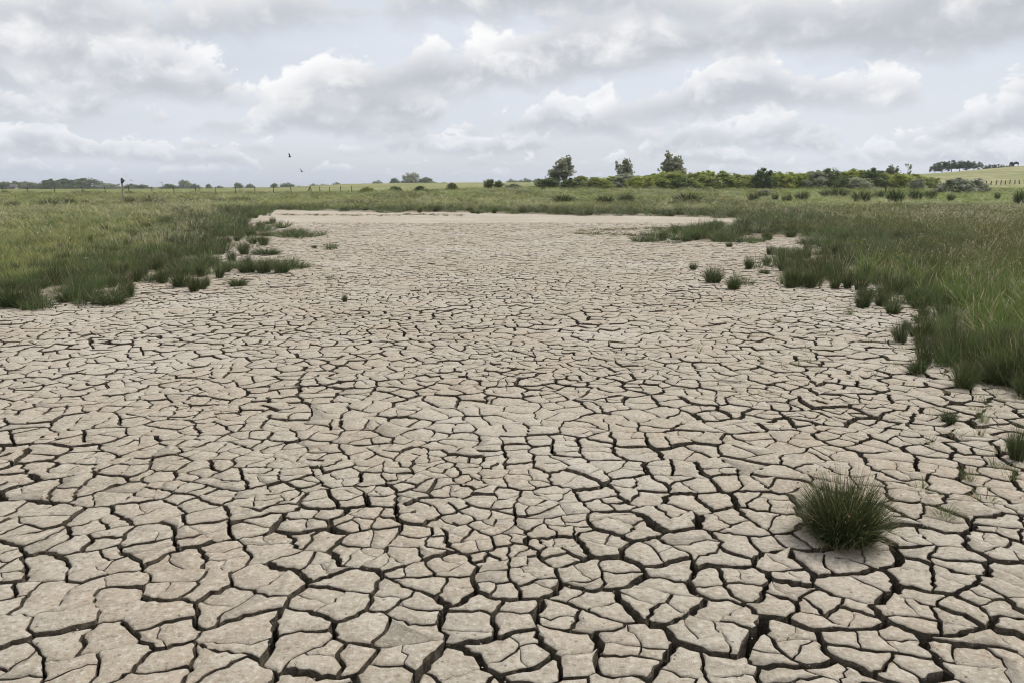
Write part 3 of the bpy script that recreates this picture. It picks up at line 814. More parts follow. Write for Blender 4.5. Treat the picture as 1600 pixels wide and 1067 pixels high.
def tuft(px, py, wpx, hpx, label, shapes, name='rush_tuft', cat='rush tuft', group='rush tufts standing apart on the mud', dist=None):
    if dist is None: x, y = flat(px, py)
    else: x, y = (px - CX) / F_PX * dist * CP, dist
    on_mud = pond_sd(x, y)[0] < 0
    z = 0.0 if on_mud else float(ground_z(x, y)[0])
    dep = math.hypot(y, CAM_H)
    o = thing(name, label, cat, (x, y, z - .012), group, rng.uniform(0, 6.28))
    w = wpx * dep / F_PX; h = hpx * dep / F_PX
    link('stems', shapes[0], o); link('dead_stems', shapes[1], o)
    o.scale = (w * .60, w * .60, h * 1.05)
    return o
big = tuft(1316, 840, 186, 134, 'large dark green rush tuft alone on cracked mud in the right foreground', TUFT_BIG, group=None)
tag(link('seed_heads', TUFT_BIG[2], big), kind='stuff')
T = lambda k: TUFT[k % 4]
on_mud = [
    (539, 472, 12, 16, 'tiny upright rush tuft alone in the middle of the cracked mud'),
    (491, 388, 13, 6, 'tiny flat rush tuft alone on the mud, far left of centre'),
    (174, 476, 68, 24, 'long low rush tuft nearest the camera on the left margin'),
    (106, 472, 54, 24, 'rounded rush tuft just left of the long low tuft on the left margin'),
    (22, 480, 64, 40, 'tall rush tuft at the left edge of the picture where mud meets meadow'),
    (372, 447, 44, 15, 'flat oval rush tuft on mud in front of the left margin point'),
    (386, 426, 44, 22, 'rush tuft at the left end of the trio on the left margin point'),
    (412, 427, 38, 26, 'tallest middle rush tuft of the trio on the left margin point'),
    (440, 427, 38, 22, 'rush tuft at the right tip of the left margin point'),
    (284, 448, 50, 24, 'low rush tuft on the mud edge right of a bare bay, left side'),
    (312, 452, 40, 20, 'small rush tuft poking onto mud below the left margin point'),
    (355, 425, 18, 12, 'very small round rush tuft between margin and trio on the left'),
    (415, 398, 66, 12, 'long thin rush strip behind the trio of tufts on the left'),
    (412, 384, 20, 8, 'small rush tuft behind the long thin strip on the left'),
    (440, 357, 26, 6, 'low far rush tuft jutting onto mud at upper left'),
    (1083, 422, 17, 15, 'small rush tuft left of the bushy pair on the right-hand mud'),
    (1114, 442, 42, 30, 'bushy dark rush tuft, larger of the pair on the right-hand mud'),
    (1146, 452, 32, 24, 'bushy rush tuft, smaller and nearer of the pair on the right-hand mud'),
    (1139, 386, 15, 9, 'tiny round rush tuft just in front of the far right grass tongue'),
    (1056, 376, 28, 8, 'flat rush tuft at the tip of the far right grass tongue'),
    (1086, 376, 24, 11, 'rush tuft second from the tip of the far right grass tongue'),
    (1106, 370, 18, 9, 'rush tuft behind the gap in the far right grass tongue'),
    (1130, 376, 46, 15, 'broad rush tuft in the middle of the far right grass tongue'),
    (1238, 448, 38, 34, 'dark upright rush tuft, left of two at the right bay'),
    (1266, 450, 30, 34, 'dark upright rush tuft, right of two at the right bay'),
    (1194, 428, 26, 9, 'scrappy low rush tuft left of the two at the right bay'),
    (1417, 516, 18, 22, 'small lone rush tuft in front of the right-hand marsh edge'),
    (1395, 490, 36, 24, 'rush tuft leaning out of the right-hand marsh behind the small lone one'),
    (1348, 480, 36, 32, 'loose rush tuft standing on mud between right bay and marsh'),
]
for k, (px, py, w, h, lab) in enumerate(on_mud): tuft(px, py, w * 1.22, h * 1.15, lab, T(k))
for px, py, w, h, lab, sh in [
    (1482, 658, 44, 26, 'short grey-green rush tuft below the right-hand marsh', TUFT[1]),
    (1588, 716, 52, 74, 'rush tuft cut by the right edge of the picture', TUFT[2]),
    (1555, 598, 96, 58, 'dense dark rush tuft at the near corner of the right-hand marsh', TUFT[3]),
    (1512, 550, 60, 46, 'rush tuft behind the near corner of the right-hand marsh', TUFT[0])]:
    tuft(px, py, w, h, lab, sh)
for px, py, w, h, lab in [
    (1514, 748, 46, 40, 'sparse wispy grass sprig upper right of the large tuft'),
    (1474, 806, 74, 34, 'sparse flattened grass sprig right of the large tuft'),
    (1536, 660, 36, 54, 'thin tall grass sprig beside the short grey-green tuft'),
    (1328, 492, 34, 22, 'thin grass sprig on mud left of the loose tuft at right')]:
    tuft(px, py, w, h, lab, SPARSE[px % 3], 'grass_sprig', 'grass sprig', 'thin grass sprigs on the mud')
# rush clumps out in the meadow, told apart by their place along the row
far = [
    (1400, 318, 32, 24, 'largest round rush clump in the right meadow, darkest of its row'),
    (1348, 317, 36, 20, 'wide rush clump just left of the darkest round one in the right meadow'),
    (1374, 311, 20, 14, 'pale brown rush clump behind and between the two widest right ones'),
    (1432, 313, 26, 18, 'rush clump right of the darkest round one in the right meadow'),
    (1456, 312, 22, 16, 'rush clump left of the white-flowering bush'),
    (1254, 316, 24, 18, 'round rush clump alone in the middle of the right meadow'),
    (1231, 317, 18, 14, 'leaning rush clump left of the lone round one'),
    (1212, 315, 12, 13, 'narrow upright rush clump, third left of the lone round one'),
    (1290, 308, 20, 12, 'brown rush clump at the left end of the back row, right meadow'),
    (1312, 309, 36, 15, 'long rush clump in the back row, right meadow'),
    (1178, 316, 22, 15, 'brownish rush clump beneath the grey brush heap'),
    (1192, 309, 26, 10, 'low rush clump with grey tops beneath the upright hedge tree'),
    (1075, 318, 52, 16, 'long brown rush clump in front of the hedge, centre right'),
    (945, 319, 34, 14, 'rush clump below the second willow'),
    (978, 318, 30, 16, 'rush clump right of the one below the second willow'),
    (880, 318, 38, 14, 'rush clump below the tallest willow'),
    (1488, 316, 14, 14, 'narrow pale rush clump in front of the white-flowering bush'),
    (1560, 314, 10, 14, 'thin rush clump alone on the bright green slope'),
    (1595, 322, 20, 26, 'tall rush clump at the right edge of the picture'),
    (16, 326, 26, 12, 'dark rush clump nearest the left edge, meadow'),
    (72, 324, 42, 13, 'broad rush clump, second from the left edge in the meadow'),
    (106, 322, 22, 12, 'dark short rush clump, third from the left edge in the meadow'),
    (131, 321, 12, 9, 'small pale rush clump left of the tall weathered post'),
    (199, 320, 22, 11, 'rush clump at the foot of the tall weathered post'),
    (228, 319, 22, 10, 'brown rush clump beside the short black stump'),
    (246, 319, 20, 9, 'rush clump right of the short black stump'),
    (298, 317, 40, 8, 'long dark rush strip in the left meadow'),
    (340, 317, 20, 8, 'rush clump right of the long dark strip in the left meadow'),
    (376, 316, 34, 9, 'rush clump left of the pond head in the left meadow')]
for k, (px, py, w, h, lab) in enumerate(far):
    y = flat(px, py)[1]; y = min(y, 95.0)
    for _ in range(12):                       # walk to the ground point seen at this pixel
        u, v = project(0, y, float(ground_z((px - CX) / F_PX * y * CP, y)[0])); y *= 1 + (v - py) * .010; y = float(np.clip(y, 45, 118))
    tuft(px, py, w * 1.4, h * 1.25, lab, TUFT_FAR[k % 3], 'rush_clump', 'rush clump', 'rush clumps in the meadow', dist=y)

# ---- bushes and trees
def tube(path, rad, sides=5):
    V, F = [], []
    for k, (p, r) in enumerate(zip(path, rad)):
        p = Vector(p); q = Vector(path[min(k + 1, len(path) - 1)]) - Vector(path[max(k - 1, 0)])
        a = q.normalized().orthogonal().normalized(); b = q.normalized().cross(a)
        for s in range(sides):
            t = 2 * math.pi * s / sides; V.append(tuple(p + (a * math.cos(t) + b * math.sin(t)) * r))
        if k:
            o = (k - 1) * sides
            for s in range(sides): F.append((o + s, o + (s + 1) % sides, o + sides + (s + 1) % sides, o + sides + s))
    F.append(tuple(range(sides))[::-1]); F.append(tuple(range(len(V) - sides, len(V))))
    return V, F
def join_tubes(name, tubes, mat):
    V, F = [], []
    for v, f in tubes: b = len(V); V += v; F += [tuple(i + b for i in q) for q in f]
    return mesh_from(name, V, F, (mat,), True)
def leaves(centres, radii, per, size, seed, flatten=1.0):
    """leaf-sized faces through the volume of many small clumps"""
    g = np.random.default_rng(seed); out, att = [], []
    for (c, r) in zip(centres, radii):
        n = max(6, int(per * g.uniform(.7, 1.3))); d = g.normal(0, 1, (n, 3)); d /= np.linalg.norm(d, axis=1)[:, None]
        q = np.asarray(c) + d * (g.random((n, 1)) ** .45) * r * np.array((1, 1, flatten))
        a = g.normal(0, 1, (n, 3)); a /= np.linalg.norm(a, axis=1)[:, None]; b = np.cross(a, g.normal(0, 1, (n, 3))); b /= np.linalg.norm(b, axis=1)[:, None]
        s = size * g.uniform(.6, 1.4, (n, 1))
        out.append(np.stack([q - a * s, q + b * s * .55, q + a * s, q - b * s * .55], 1))
        at = np.zeros((n, 4, 4)); at[..., 1] = g.random((n, 1)); at[..., 2] = np.clip(g.random() + g.normal(0, .12, (n, 1)), 0, 1); att.append(at)
    V = np.concatenate(out).reshape(-1, 3); A = np.concatenate(att).reshape(-1, 4)
    return V, np.arange(len(V)).reshape(-1, 4), A
def bush_shape(seed, size=.030, clumps=74, per=52, spiky=.2):
    """unit bush: 1 wide, 1 high"""
    g = np.random.default_rng(seed); C, Rr, tubes = [], [], []
    for k in range(clumps):
        a = g.uniform(0, 6.283); e = g.random() ** 1.0; r = .40 * math.sqrt(max(0, 1 - (e * .95) ** 2)) * g.uniform(.55, 1.05)
        z = .07 + .76 * e * g.uniform(.82, 1.0)
        C.append((math.cos(a) * r, math.sin(a) * r, z)); Rr.append(g.uniform(.09, .16))
    for k in range(int(10 * spiky * 4)):
        a = g.uniform(0, 6.283); r = g.uniform(0, .3); C.append((math.cos(a) * r, math.sin(a) * r, g.uniform(.78, .94) - r * .55)); Rr.append(.062)
    for k in range(0, clumps, 3):
        c = np.array(C[k]); tubes.append(tube([(c[0] * .15, c[1] * .15, -.03), tuple(c * np.array((.6, .6, .55))), tuple(c)], (.014, .009, .004), 4))
    V, Q, A = leaves(C, Rr, per, size, seed + 1)
    return V, Q, A, join_tubes('branches', tubes, BARK)
def tree_shape(seed, kind, size=.020, per=60):
    """unit tree: 1 high, crown about .8 wide"""
    g = np.random.default_rng(seed); C, Rr, tubes = [], [], []
    if kind == 'willow':      # several upright limbs with ragged feathery tops
        for k in range(10):
            a = k * .628 * 3 + g.uniform(-.4, .4); sp = (.06, .17, .28)[k % 3] * g.uniform(.8, 1.15); top = g.uniform(.80, 1.0) * (1 - sp * .38)
            p = [(0, 0, -.02), (math.cos(a) * sp * .35, math.sin(a) * sp * .35, top * .35), (math.cos(a) * sp * .8, math.sin(a) * sp * .8, top * .7), (math.cos(a) * sp, math.sin(a) * sp, top)]
            tubes.append(tube(p, (.022, .014, .008, .003), 5))
            for j in range(38):
                t = g.uniform(.28, 1.0); c = np.array(p[1]) * (1 - t) + np.array(p[3]) * t if t < .6 else np.array(p[2]) * (1 - (t - .6) / .4) + np.array(p[3]) * (t - .6) / .4
                wob = .085 * (1.25 - t)
                C.append(tuple(c + g.normal(0, 1, 3) * np.array((wob, wob, .03)))); Rr.append(g.uniform(.022, .050) * (1.25 - .5 * t))
        per = 17
    elif kind == 'round':
        tubes.append(tube([(0, 0, -.03), (.01, 0, .25), (0, .01, .55), (0, 0, .8)], (.035, .028, .018, .006), 6))
        for k in range(95):
            d = g.normal(0, 1, 3); d /= np.linalg.norm(d); rr = g.uniform(.45, 1.0)
            c = np.array((0, 0, .50)) + d * np.array((.38, .38, .40)) * rr
            if c[2] < .2: c[:2] *= .85
            C.append(tuple(c)); Rr.append(g.uniform(.07, .13))
            if k % 5 == 0: tubes.append(tube([(0, 0, .3), tuple(c * np.array((.5, .5, .8))), tuple(c)], (.016, .010, .004), 4))
    elif kind == 'flat':      # wind-cut pine: bare stem, spreading flat top
        tubes.append(tube([(0, 0, -.05), (.03, .0, .3), (.02, .02, .6), (0, 0, .88)], (.026, .022, .016, .006), 5))
        for k in range(46):
            a = g.uniform(0, 6.283); r = .46 * math.sqrt(g.random()); z = .93 - .9 * r * r - g.uniform(0, .34)
            C.append((math.cos(a) * r, math.sin(a) * r, z)); Rr.append(g.uniform(.07, .12))
            if k % 5 == 0: tubes.append(tube([(.02, .01, .45), (math.cos(a) * r * .5, math.sin(a) * r * .5, z * .85), (math.cos(a) * r, math.sin(a) * r, z)], (.012, .008, .004), 4))
    else:                     # sapling with thin crown
        tubes.append(tube([(0, 0, -.03), (.02, 0, .4), (0, .01, .75), (.01, 0, 1.0)], (.022, .018, .010, .004), 5))
        for k in range(16):
            z = g.uniform(.35, .98); a = g.uniform(0, 6.283); r = .22 * g.uniform(.3, 1.0)
            c = (math.cos(a) * r, math.sin(a) * r, z); C.append(c); Rr.append(g.uniform(.04, .07)); tubes.append(tube([(0, 0, z - .12), c], (.008, .003), 4))
        per = 22
    V, Q, A = leaves(C, Rr, per, size, seed + 1)
    return V, Q, A, join_tubes('trunk', tubes, BARK)
_crowns = {}
def crown(shape_key, shapes, leaf):
    k = (shape_key, leaf)
    if k not in _crowns:
        V, Q, A, tr = shapes[shape_key]; _crowns[k] = fast_mesh('crown', V, Q, LEAF[leaf], A)
    return _crowns[k], shapes[shape_key][3]
SH = {('bush', k): bush_shape(400 + 3 * k, spiky=.1 + .15 * (k % 3)) for k in range(6)}
SH.update({('willow', k): tree_shape(430 + 3 * k, 'willow', .020) for k in range(3)})
SH.update({('round', k): tree_shape(450 + 3 * k, 'round', .024, 60) for k in range(4)})
SH.update({('flat', k): tree_shape(470 + 3 * k, 'flat', .030, 46) for k in range(3)})
SH.update({('sapling', k): tree_shape(490 + 3 * k, 'sapling', .035) for k in range(2)})
def plant(name, kind, k, leaf, px, wpx, top, y, label, cat, group=None, sink=.0, base=None):
    x = (px - CX) / F_PX * y * CP * 1.0
    z = float(ground_z(x, y)[0]) if y < 80 else float(terrain(x, y))
    # height from the pixel of its top at this distance
    d = ray(px, top); zt = CAM_H + d[2] / d[1] * y
    h = max(zt - z, .4); w = wpx * y * CP / F_PX
    o = thing(name, label, cat, (x, y, z - sink), group, rng.uniform(0, 6.28))
    cr, tr = crown((kind, k), SH, leaf)
    link('foliage' if kind == 'bush' else 'crown', cr, o); link('branches' if kind == 'bush' else 'trunk', tr, o)
    sc = w / (.95 if kind == 'bush' else .62 if kind == 'willow' else .5 if kind == 'sapling' else .95)
    o.scale = (sc, sc, h + sink)
    return o
G = 'bushes of the hedge behind the meadow'
hedge = [  # px, width, top, leaf, distance, label
    (857, 32, 277, 'dark', 128, 'dark round bush at the left foot of the tallest willow'),
    (892, 30, 279, 'dark', 127, 'dark bush right under the tallest willow'),
    (908, 26, 275, 'olive', 134, 'olive bush just right of the tallest willow'),
    (930, 44, 277, 'olive', 129, 'olive bush right of the tallest willow, lower hedge'),
    (956, 40, 276, 'yellow', 133, 'yellow-green bush left of the second willow'),
    (978, 44, 271, 'grey', 131, 'greyish twiggy bush under the second willow'),
    (1003, 40, 274, 'yellow', 128, 'yellow-green bush right of the second willow'),
    (1020, 34, 272, 'yellow', 135, 'yellow-green bush left under the third willow'),
    (1036, 34, 268, 'yellow', 130, 'bright yellow-green bush under the third willow'),
    (1062, 58, 266, 'olive', 126, 'broad dark olive bush right of the third willow'),
    (1064, 36, 278, 'dark', 122, 'low dark bush in front of the broad olive one'),
    (1088, 40, 270, 'olive', 128, 'olive bush between the broad one and the bright pointed one'),
    (1103, 30, 264, 'yellow', 132, 'bright pointed yellow-green bush standing above the hedge'),
    (1128, 46, 268, 'olive', 126, 'rounded olive bush right of the bright pointed one'),
    (1150, 34, 272, 'olive', 128, 'small olive bush left of the upright hedge tree'),
    (1168, 34, 273, 'yellow', 131, 'yellow-green bush touching the upright hedge tree at left'),
    (1191, 34, 262, 'dark', 126, 'upright dark green hedge tree with pointed sprigs'),
    (1216, 36, 269, 'yellow', 128, 'yellow-green bush touching the upright hedge tree at right'),
    (1240, 42, 267, 'yellow', 130, 'bright yellow-green bush, second right of the upright hedge tree'),
    (1262, 32, 269, 'yellow', 128, 'yellow-green bush left of the grey-green pair'),
    (1276, 30, 266, 'grey', 126, 'pale grey-green bush, left of the grey-green pair'),
    (1297, 34, 262, 'dark', 127, 'tall dark grey-green bush, right of the grey-green pair'),
    (1318, 22, 276, 'dark', 122, 'small dark bush right of the tall grey-green pair'),
    (1332, 46, 264, 'yellow', 130, 'yellow-green bush standing high right of the grey-green pair'),
    (1338, 34, 276, 'grey', 122, 'low greyish twiggy bush in the right hedge'),
    (1363, 36, 263, 'dark', 127, 'dark bush on the hedge top left of the dark lone post'),
    (1378, 26, 269, 'yellow', 130, 'small yellow-green bush behind the dark lone post'),
    (1402, 42, 270, 'yellow', 128, 'wide yellow-green bush right of the dark lone post'),
    (1428, 34, 272, 'yellow', 128, 'yellow-green bush near the right end of the hedge'),
    (1434, 20, 279, 'grey', 122, 'little grey bush low at the right end of the hedge'),
    (1452, 30, 276, 'olive', 126, 'last olive bush at the right end of the hedge')]
for k, (px, w, top, leaf, y, lab) in enumerate(hedge):
    plant('hedge_bush', 'bush', k % 6, leaf, px, w * 1.6, top - 1.5, y, lab, 'bush', G, sink=.25)
plant('willow_tree', 'willow', 0, 'grey', 884, 47, 244, 131, 'tallest grey-green willow at the left end of the hedge', 'tree')
plant('willow_tree', 'willow', 1, 'grey', 868, 32, 258, 132, 'shorter pale willow leaning out left of the tallest one', 'tree')
plant('willow_tree', 'willow', 2, 'grey', 977, 31, 246, 138, 'small willow rising alone above the hedge, second from left', 'tree')
plant('willow_tree', 'willow', 0, 'grey', 1046, 43, 237, 138, 'ragged willow standing highest above the hedge, third from left', 'tree')
plant('willow_tree', 'willow', 1, 'far', 1390, 22, 258, 190, 'faint twin-topped tree behind the right part of the hedge', 'tree')
plant('sapling_tree', 'sapling', 0, 'grey', 1416, 13, 257, 136, 'thin half-bare sapling above the right end of the hedge', 'tree')
plant('flowering_bush', 'bush', 1, 'white', 1496, 66, 277, 105, 'white-flowering bush at the foot of the green slope, left half', 'bush', 'white-flowering bushes', sink=.2)
plant('flowering_bush', 'bush', 3, 'white', 1528, 46, 277, 108, 'darker flowering bush against the right side of the white one', 'bush', 'white-flowering bushes', sink=.2)
plant('flowering_bush', 'bush', 4, 'white', 802, 44, 287, 138, 'low whitish bush right of the round dark field tree', 'bush', sink=.2)
plant('brush_heap', 'bush', 5, 'grey', 1196, 30, 295, 100, 'grey heap of low brush in front of the upright hedge tree', 'bush', sink=.2)
GF = 'small bushes scattered on the far field'
for k, (px, w, top, leaf, lab) in enumerate([
    (618, 24, 290, 'dark', 'dark bush in the field, left of the leaning pale stick'),
    (574, 34, 292, 'olive', 'long low bush at the right end of the left fence'),
    (656, 24, 290, 'dark', 'round bush in the field below the tall pale tree'),
    (667, 11, 296, 'dark', 'tiny bush, left of two by the round field bush'),
    (676, 14, 296, 'dark', 'tiny bush, right of two by the round field bush'),
    (706, 23, 285, 'dark', 'conical dark bush alone in the middle of the field'),
    (716, 11, 294, 'dark', 'little bush touching the conical one at right'),
    (829, 14, 291, 'olive', 'little bush in the field left of the hedge'),
    (750, 26, 297, 'grey', 'low grey bush left of the small field trees'),
    (8, 20, 298, 'dark', 'low dark scrub on the ditch at the left edge'),
    (34, 34, 300, 'olive', 'low scrub on the ditch, second from the left edge'),
    (66, 30, 300, 'olive', 'low scrub on the ditch, third from the left edge'),
    (92, 30, 301, 'dark', 'low dark scrub on the ditch right of the second fence post'),
    (202, 22, 299, 'dark', 'low dark scrub right behind the tall weathered post')]):
    plant('field_bush', 'bush', k % 6, leaf, px, w, top, 124 if px < 300 else 130, lab, 'bush', GF, sink=.15)
plant('field_tree', 'round', 0, 'dark', 764, 24, 279, 132, 'small ragged tree in the field, left of a pair', 'tree')
plant('field_tree', 'round', 2, 'dark', 779, 20, 281, 133, 'small round dark tree on a bare stem, right of a pair', 'tree')
# far trees along the horizon
GT = 'trees along the far horizon'
ft = [(4, 30, 282, 'far', 'far tree cut by the left edge of the picture'), (24, 30, 283, 'far', 'far tree behind the house roof'), (40, 28, 283, 'far', 'far tree right of the house roof'),
      (50, 24, 284, 'far', 'far round tree, second right of the house'), (64, 18, 287, 'olive', 'low pale far bush-tree left of the two big dark ones'),
      (80, 26, 279, 'dark', 'big dark far tree, left half of the left one of two'), (102, 38, 278, 'dark', 'big dark far tree, left of the two biggest at left'),
      (138, 44, 277, 'dark', 'big dark rounded far tree left of the tall weathered post'), (172, 32, 285, 'grey', 'pale grey far tree just left of the tall weathered post'),
      (206, 24, 287, 'far', 'blue-grey far tree right of the tall weathered post'), (222, 30, 288, 'far', 'low blue-grey far tree, second right of the tall weathered post'),
      (262, 28, 287, 'dark', 'low dark far tree left of the pale tall one'), (288, 22, 279, 'grey', 'pale tall far tree above the left fence'), (304, 18, 287, 'far', 'far tree right of the pale tall one'),
      (326, 10, 287, 'far', 'little far tree above the middle of the left fence'), (344, 12, 290, 'far', 'tiny low far tree right of the little one'), (372, 16, 284, 'far', 'far tree, left of two above the fence left of centre'), (391, 12, 287, 'far', 'far tree, right of two above the fence left of centre'),
      (429, 14, 286, 'dark', 'dark rounded far tree just left of below the flying birds'), (448, 20, 285, 'far', 'spiky far tree below the flying birds'), (468, 10, 290, 'far', 'tiny far tree below the lower bird'),
      (490, 14, 287, 'far', 'far tree left of the long low wood'), (505, 20, 287, 'far', 'rounded far tree above the braced fence post'), (526, 12, 284, 'far', 'thin far tree in the gap left of the long low wood'),
      (552, 30, 287, 'far', 'first far tree of the long low wood'), (572, 26, 286, 'far', 'second far tree of the long low wood'), (590, 18, 281, 'far', 'pointed far tree at the right end of the long low wood'),
      (618, 17, 277, 'dark', 'dark round far tree left of the tall pale one'), (642, 28, 268, 'grey', 'tall pale far tree, highest left of centre'), (634, 16, 281, 'dark', 'low dark far tree under the tall pale one'),
      (666, 30, 276, 'far', 'rounded far tree right of the tall pale one'), (694, 18, 284, 'far', 'low far tree behind the conical bush'), (712, 18, 286, 'far', 'low far tree right behind the conical bush'),
      (740, 16, 287, 'far', 'low far tree left of the small field pair'), (800, 20, 279, 'far', 'far tree behind the low whitish bush'), (822, 24, 278, 'far', 'dark-topped far tree left of the hedge'), (840, 22, 278, 'far', 'far tree touching the left end of the hedge')]
for k, (px, w, top, leaf, lab) in enumerate(ft):
    plant('far_tree', 'round' if (k % 3 and px > 420) else 'bush', k % 4, leaf, px, w * (1.3 + .25 * (k % 2)), top, 560 + (k * 37) % 90, lab, 'tree', GT, sink=2.5)
GP = 'flat-topped pines beyond the dune'
names = ['first', 'second', 'third', 'fourth', 'fifth', 'sixth', 'seventh']
for k, (px, w, top) in enumerate([(1459, 16, 257), (1470, 26, 252), (1483, 28, 250), (1496, 28, 250), (1508, 26, 251), (1519, 22, 252)]):
    plant('pine_tree', 'flat', k % 3, 'pine', px, w * 1.1, top, 290, names[k] + ' pine from the left in the nearer flat-topped wood on the dune', 'tree', GP, sink=.4)
for k, (px, w, top) in enumerate([(1535, 18, 257), (1546, 18, 256), (1557, 18, 256), (1567, 18, 257), (1578, 18, 257), (1598, 16, 259)]):
    plant('pine_tree', 'flat', k % 3, 'pine', px, w * 1.2, top, 330, names[k] + ' pine from the left in the farther low wood at right', 'tree', GP, sink=3.0)

# ================================================================== POSTS AND FENCES
def post_mesh(name, h, r, mat, lean=.0, sides=7, seed=1, knob=False):
    g = random.Random(seed); pth = [(g.uniform(-lean, lean) * t, g.uniform(-lean, lean) * t, -.25 + (h + .25) * t) for t in (0, .3, .55, .8, 1.0)]
    V, F = tube(pth, [r * g.uniform(.9, 1.1) for _ in pth], sides)
    return mesh_from(name, V, F, (mat,), False)
def at(px, y):
    x = (px - CX) / F_PX * y * CP; return x, y, float(terrain(x, y))
def fence(pxs, y0, y1, h, r, label, wires):
    P = [at(px, y0 + (y1 - y0) * k / max(1, len(pxs) - 1)) for k, px in enumerate(pxs)]
    o = thing('wire_fence', label, 'fence', P[0])
    shp = [post_mesh('post', h * s, r, DARKWOOD, .06, 6, 500 + k) for k, s in enumerate((1, .93, 1.05))]
    for k, p in enumerate(P):
        q = link('post', shp[k % 3], o, (p[0] - P[0][0], p[1] - P[0][1], p[2] - P[0][2])); q.rotation_euler = (rng.gauss(0, .03), rng.gauss(0, .05), rng.uniform(0, 6))
    for wz in wires:
        V, F = tube([(p[0] - P[0][0], p[1] - P[0][1] + r, p[2] - P[0][2] + wz) for p in P], [.009] * len(P), 4)
        link('wire', mesh_from('wire', V, F, (WIRE,)), o)
    return o, P
f1, P1 = fence([2, 43, 85, 128, 164, 202, 237, 271, 305, 336, 368, 398, 427, 455, 484, 500, 515, 532, 549], 122, 128, 1.2, .055, 'long post and wire fence across the left meadow', (.35, .7, 1.05))
k = 14; c = (P1[k][0] - P1[0][0], P1[k][1] - P1[0][1], P1[k][2] - P1[0][2])
for s in (-1, 1):
    V, F = tube([(c[0] + s * .55, c[1], c[2] - .1), (c[0], c[1], c[2] + 1.2)], (.06, .05), 6); link('brace', mesh_from('brace', V, F, (DARKWOOD,)), f1)
fence([1503, 1509, 1515, 1521, 1528, 1534, 1541, 1548, 1556, 1563, 1570, 1577, 1585, 1592, 1600, 1607], 168, 172, .95, .10, 'row of short dark fence posts along the foot of the dune', (.45, .8))
def single_post(px, base_y_dist, h, r, mat, label, name='wooden_post', cap=None):
    x, y, z = at(px, base_y_dist)
    o = thing(name, label, 'post', (x, y, z))
    link('shaft', post_mesh('shaft', h, r, mat, .14 if h > 1.5 else .03, 8, 77), o)
    if cap is not None:
        V, F = tube([(0, 0, h - .08), (.05, 0, h + .10), (.02, 0, h + .34), (-.06, 0, h + .46)], (r * .9, r * 1.75, r * 1.55, r * .5), 7)
        link('head', mesh_from('head', V, F, (cap,), False), o)
        V, F = tube([(.05, 0, h + .22), (.34, 0, h + .16)], (r * .9, r * .35), 6); link('stub', mesh_from('stub', V, F, (cap,)), o)
    return o
single_post(191.5, 88, 1.95, .10, OLDWOOD, 'tall weathered pale post with a dark knobbed head in the left meadow', cap=DARKWOOD)
single_post(232.5, 88, .55, .11, DARKWOOD, 'short black stump in the left meadow right of the tall post', name='wooden_stump', cap=None)
single_post(1384.5, 100, 1.0, .10, DARKWOOD, 'dark lone post standing before the right part of the hedge', cap=None)
o = single_post(612, 126, 1.1, .06, OLDWOOD, 'leaning pale stick beside the dark field bush left of centre'); o.rotation_euler = (0, .35, 0)

# HOUSE, CATTLE, BIRDS
def box(x0, x1, y0, y1, z0, z1):
    V = [(x, y, z) for z in (z0, z1) for y in (y0, y1) for x in (x0, x1)]
    return V, [(0, 2, 3, 1), (4, 5, 7, 6), (0, 1, 5, 4), (2, 6, 7, 3), (0, 4, 6, 2), (1, 3, 7, 5)]
x, y, z = at(20.5, 520)
x, y = x * .999, y; hs = thing('farmhouse', 'small far farmhouse with a grey pitched roof among trees at left', 'house', (x, y, z))
link('wall', mesh_from('wall', *box(-2.6, 2.6, -2, 2, -.5, 2.6), (WALLP,)), hs)
Vr = [(-3.2, -2.6, 2.4), (3.2, -2.6, 2.4), (3.2, 2.6, 2.4), (-3.2, 2.6, 2.4), (-2.0, 0, 4.6), (2.0, 0, 4.6)]
hs.scale = (.75, .75, .75); rf = link('roof', mesh_from('roof', Vr, [(0, 1, 5, 4), (2, 3, 4, 5), (1, 2, 5), (3, 0, 4), (3, 2, 1, 0)], (ROOFP,)), hs)
link('chimney', mesh_from('chimney', *box(-.3, .3, -.3, .3, 4.1, 5.1), (ROOFP,)), rf)
for wx in (-1.5, 1.4): link('window', mesh_from('window', *box(wx - .5, wx + .5, -2.06, -1.98, .8, 1.9), (GLASSP,)), hs)
link('door', mesh_from('door', *box(-.45, .45, -2.06, -1.98, 0, 2.0), (DARKWOOD,)), hs)

def skin_mesh(name, verts, edges, radii, mat, root=0, sub=2):
    me = bpy.data.meshes.new(name); me.from_pydata(verts, edges, []); me.materials.append(mat)
    o = bpy.data.objects.new(name, me); COL.objects.link(o)
    sk = o.modifiers.new('skin', 'SKIN')
    lay = me.skin_vertices[0].data if me.skin_vertices else None
    if lay is None:
        bpy.context.view_layer.objects.active = o; bpy.ops.mesh.customdata_skin_add(); lay = me.skin_vertices[0].data
    for i, r in enumerate(radii): lay[i].radius = r if isinstance(r, tuple) else (r, r); lay[i].use_root = (i == root)
    sb = o.modifiers.new('sub', 'SUBSURF'); sb.levels = sb.render_levels = sub
    dg = bpy.context.evaluated_depsgraph_get(); m2 = bpy.data.meshes.new_from_object(o.evaluated_get(dg))
    bpy.data.objects.remove(o); m2.name = name
    m2.polygons.foreach_set('use_smooth', [True] * len(m2.polygons))
    return m2
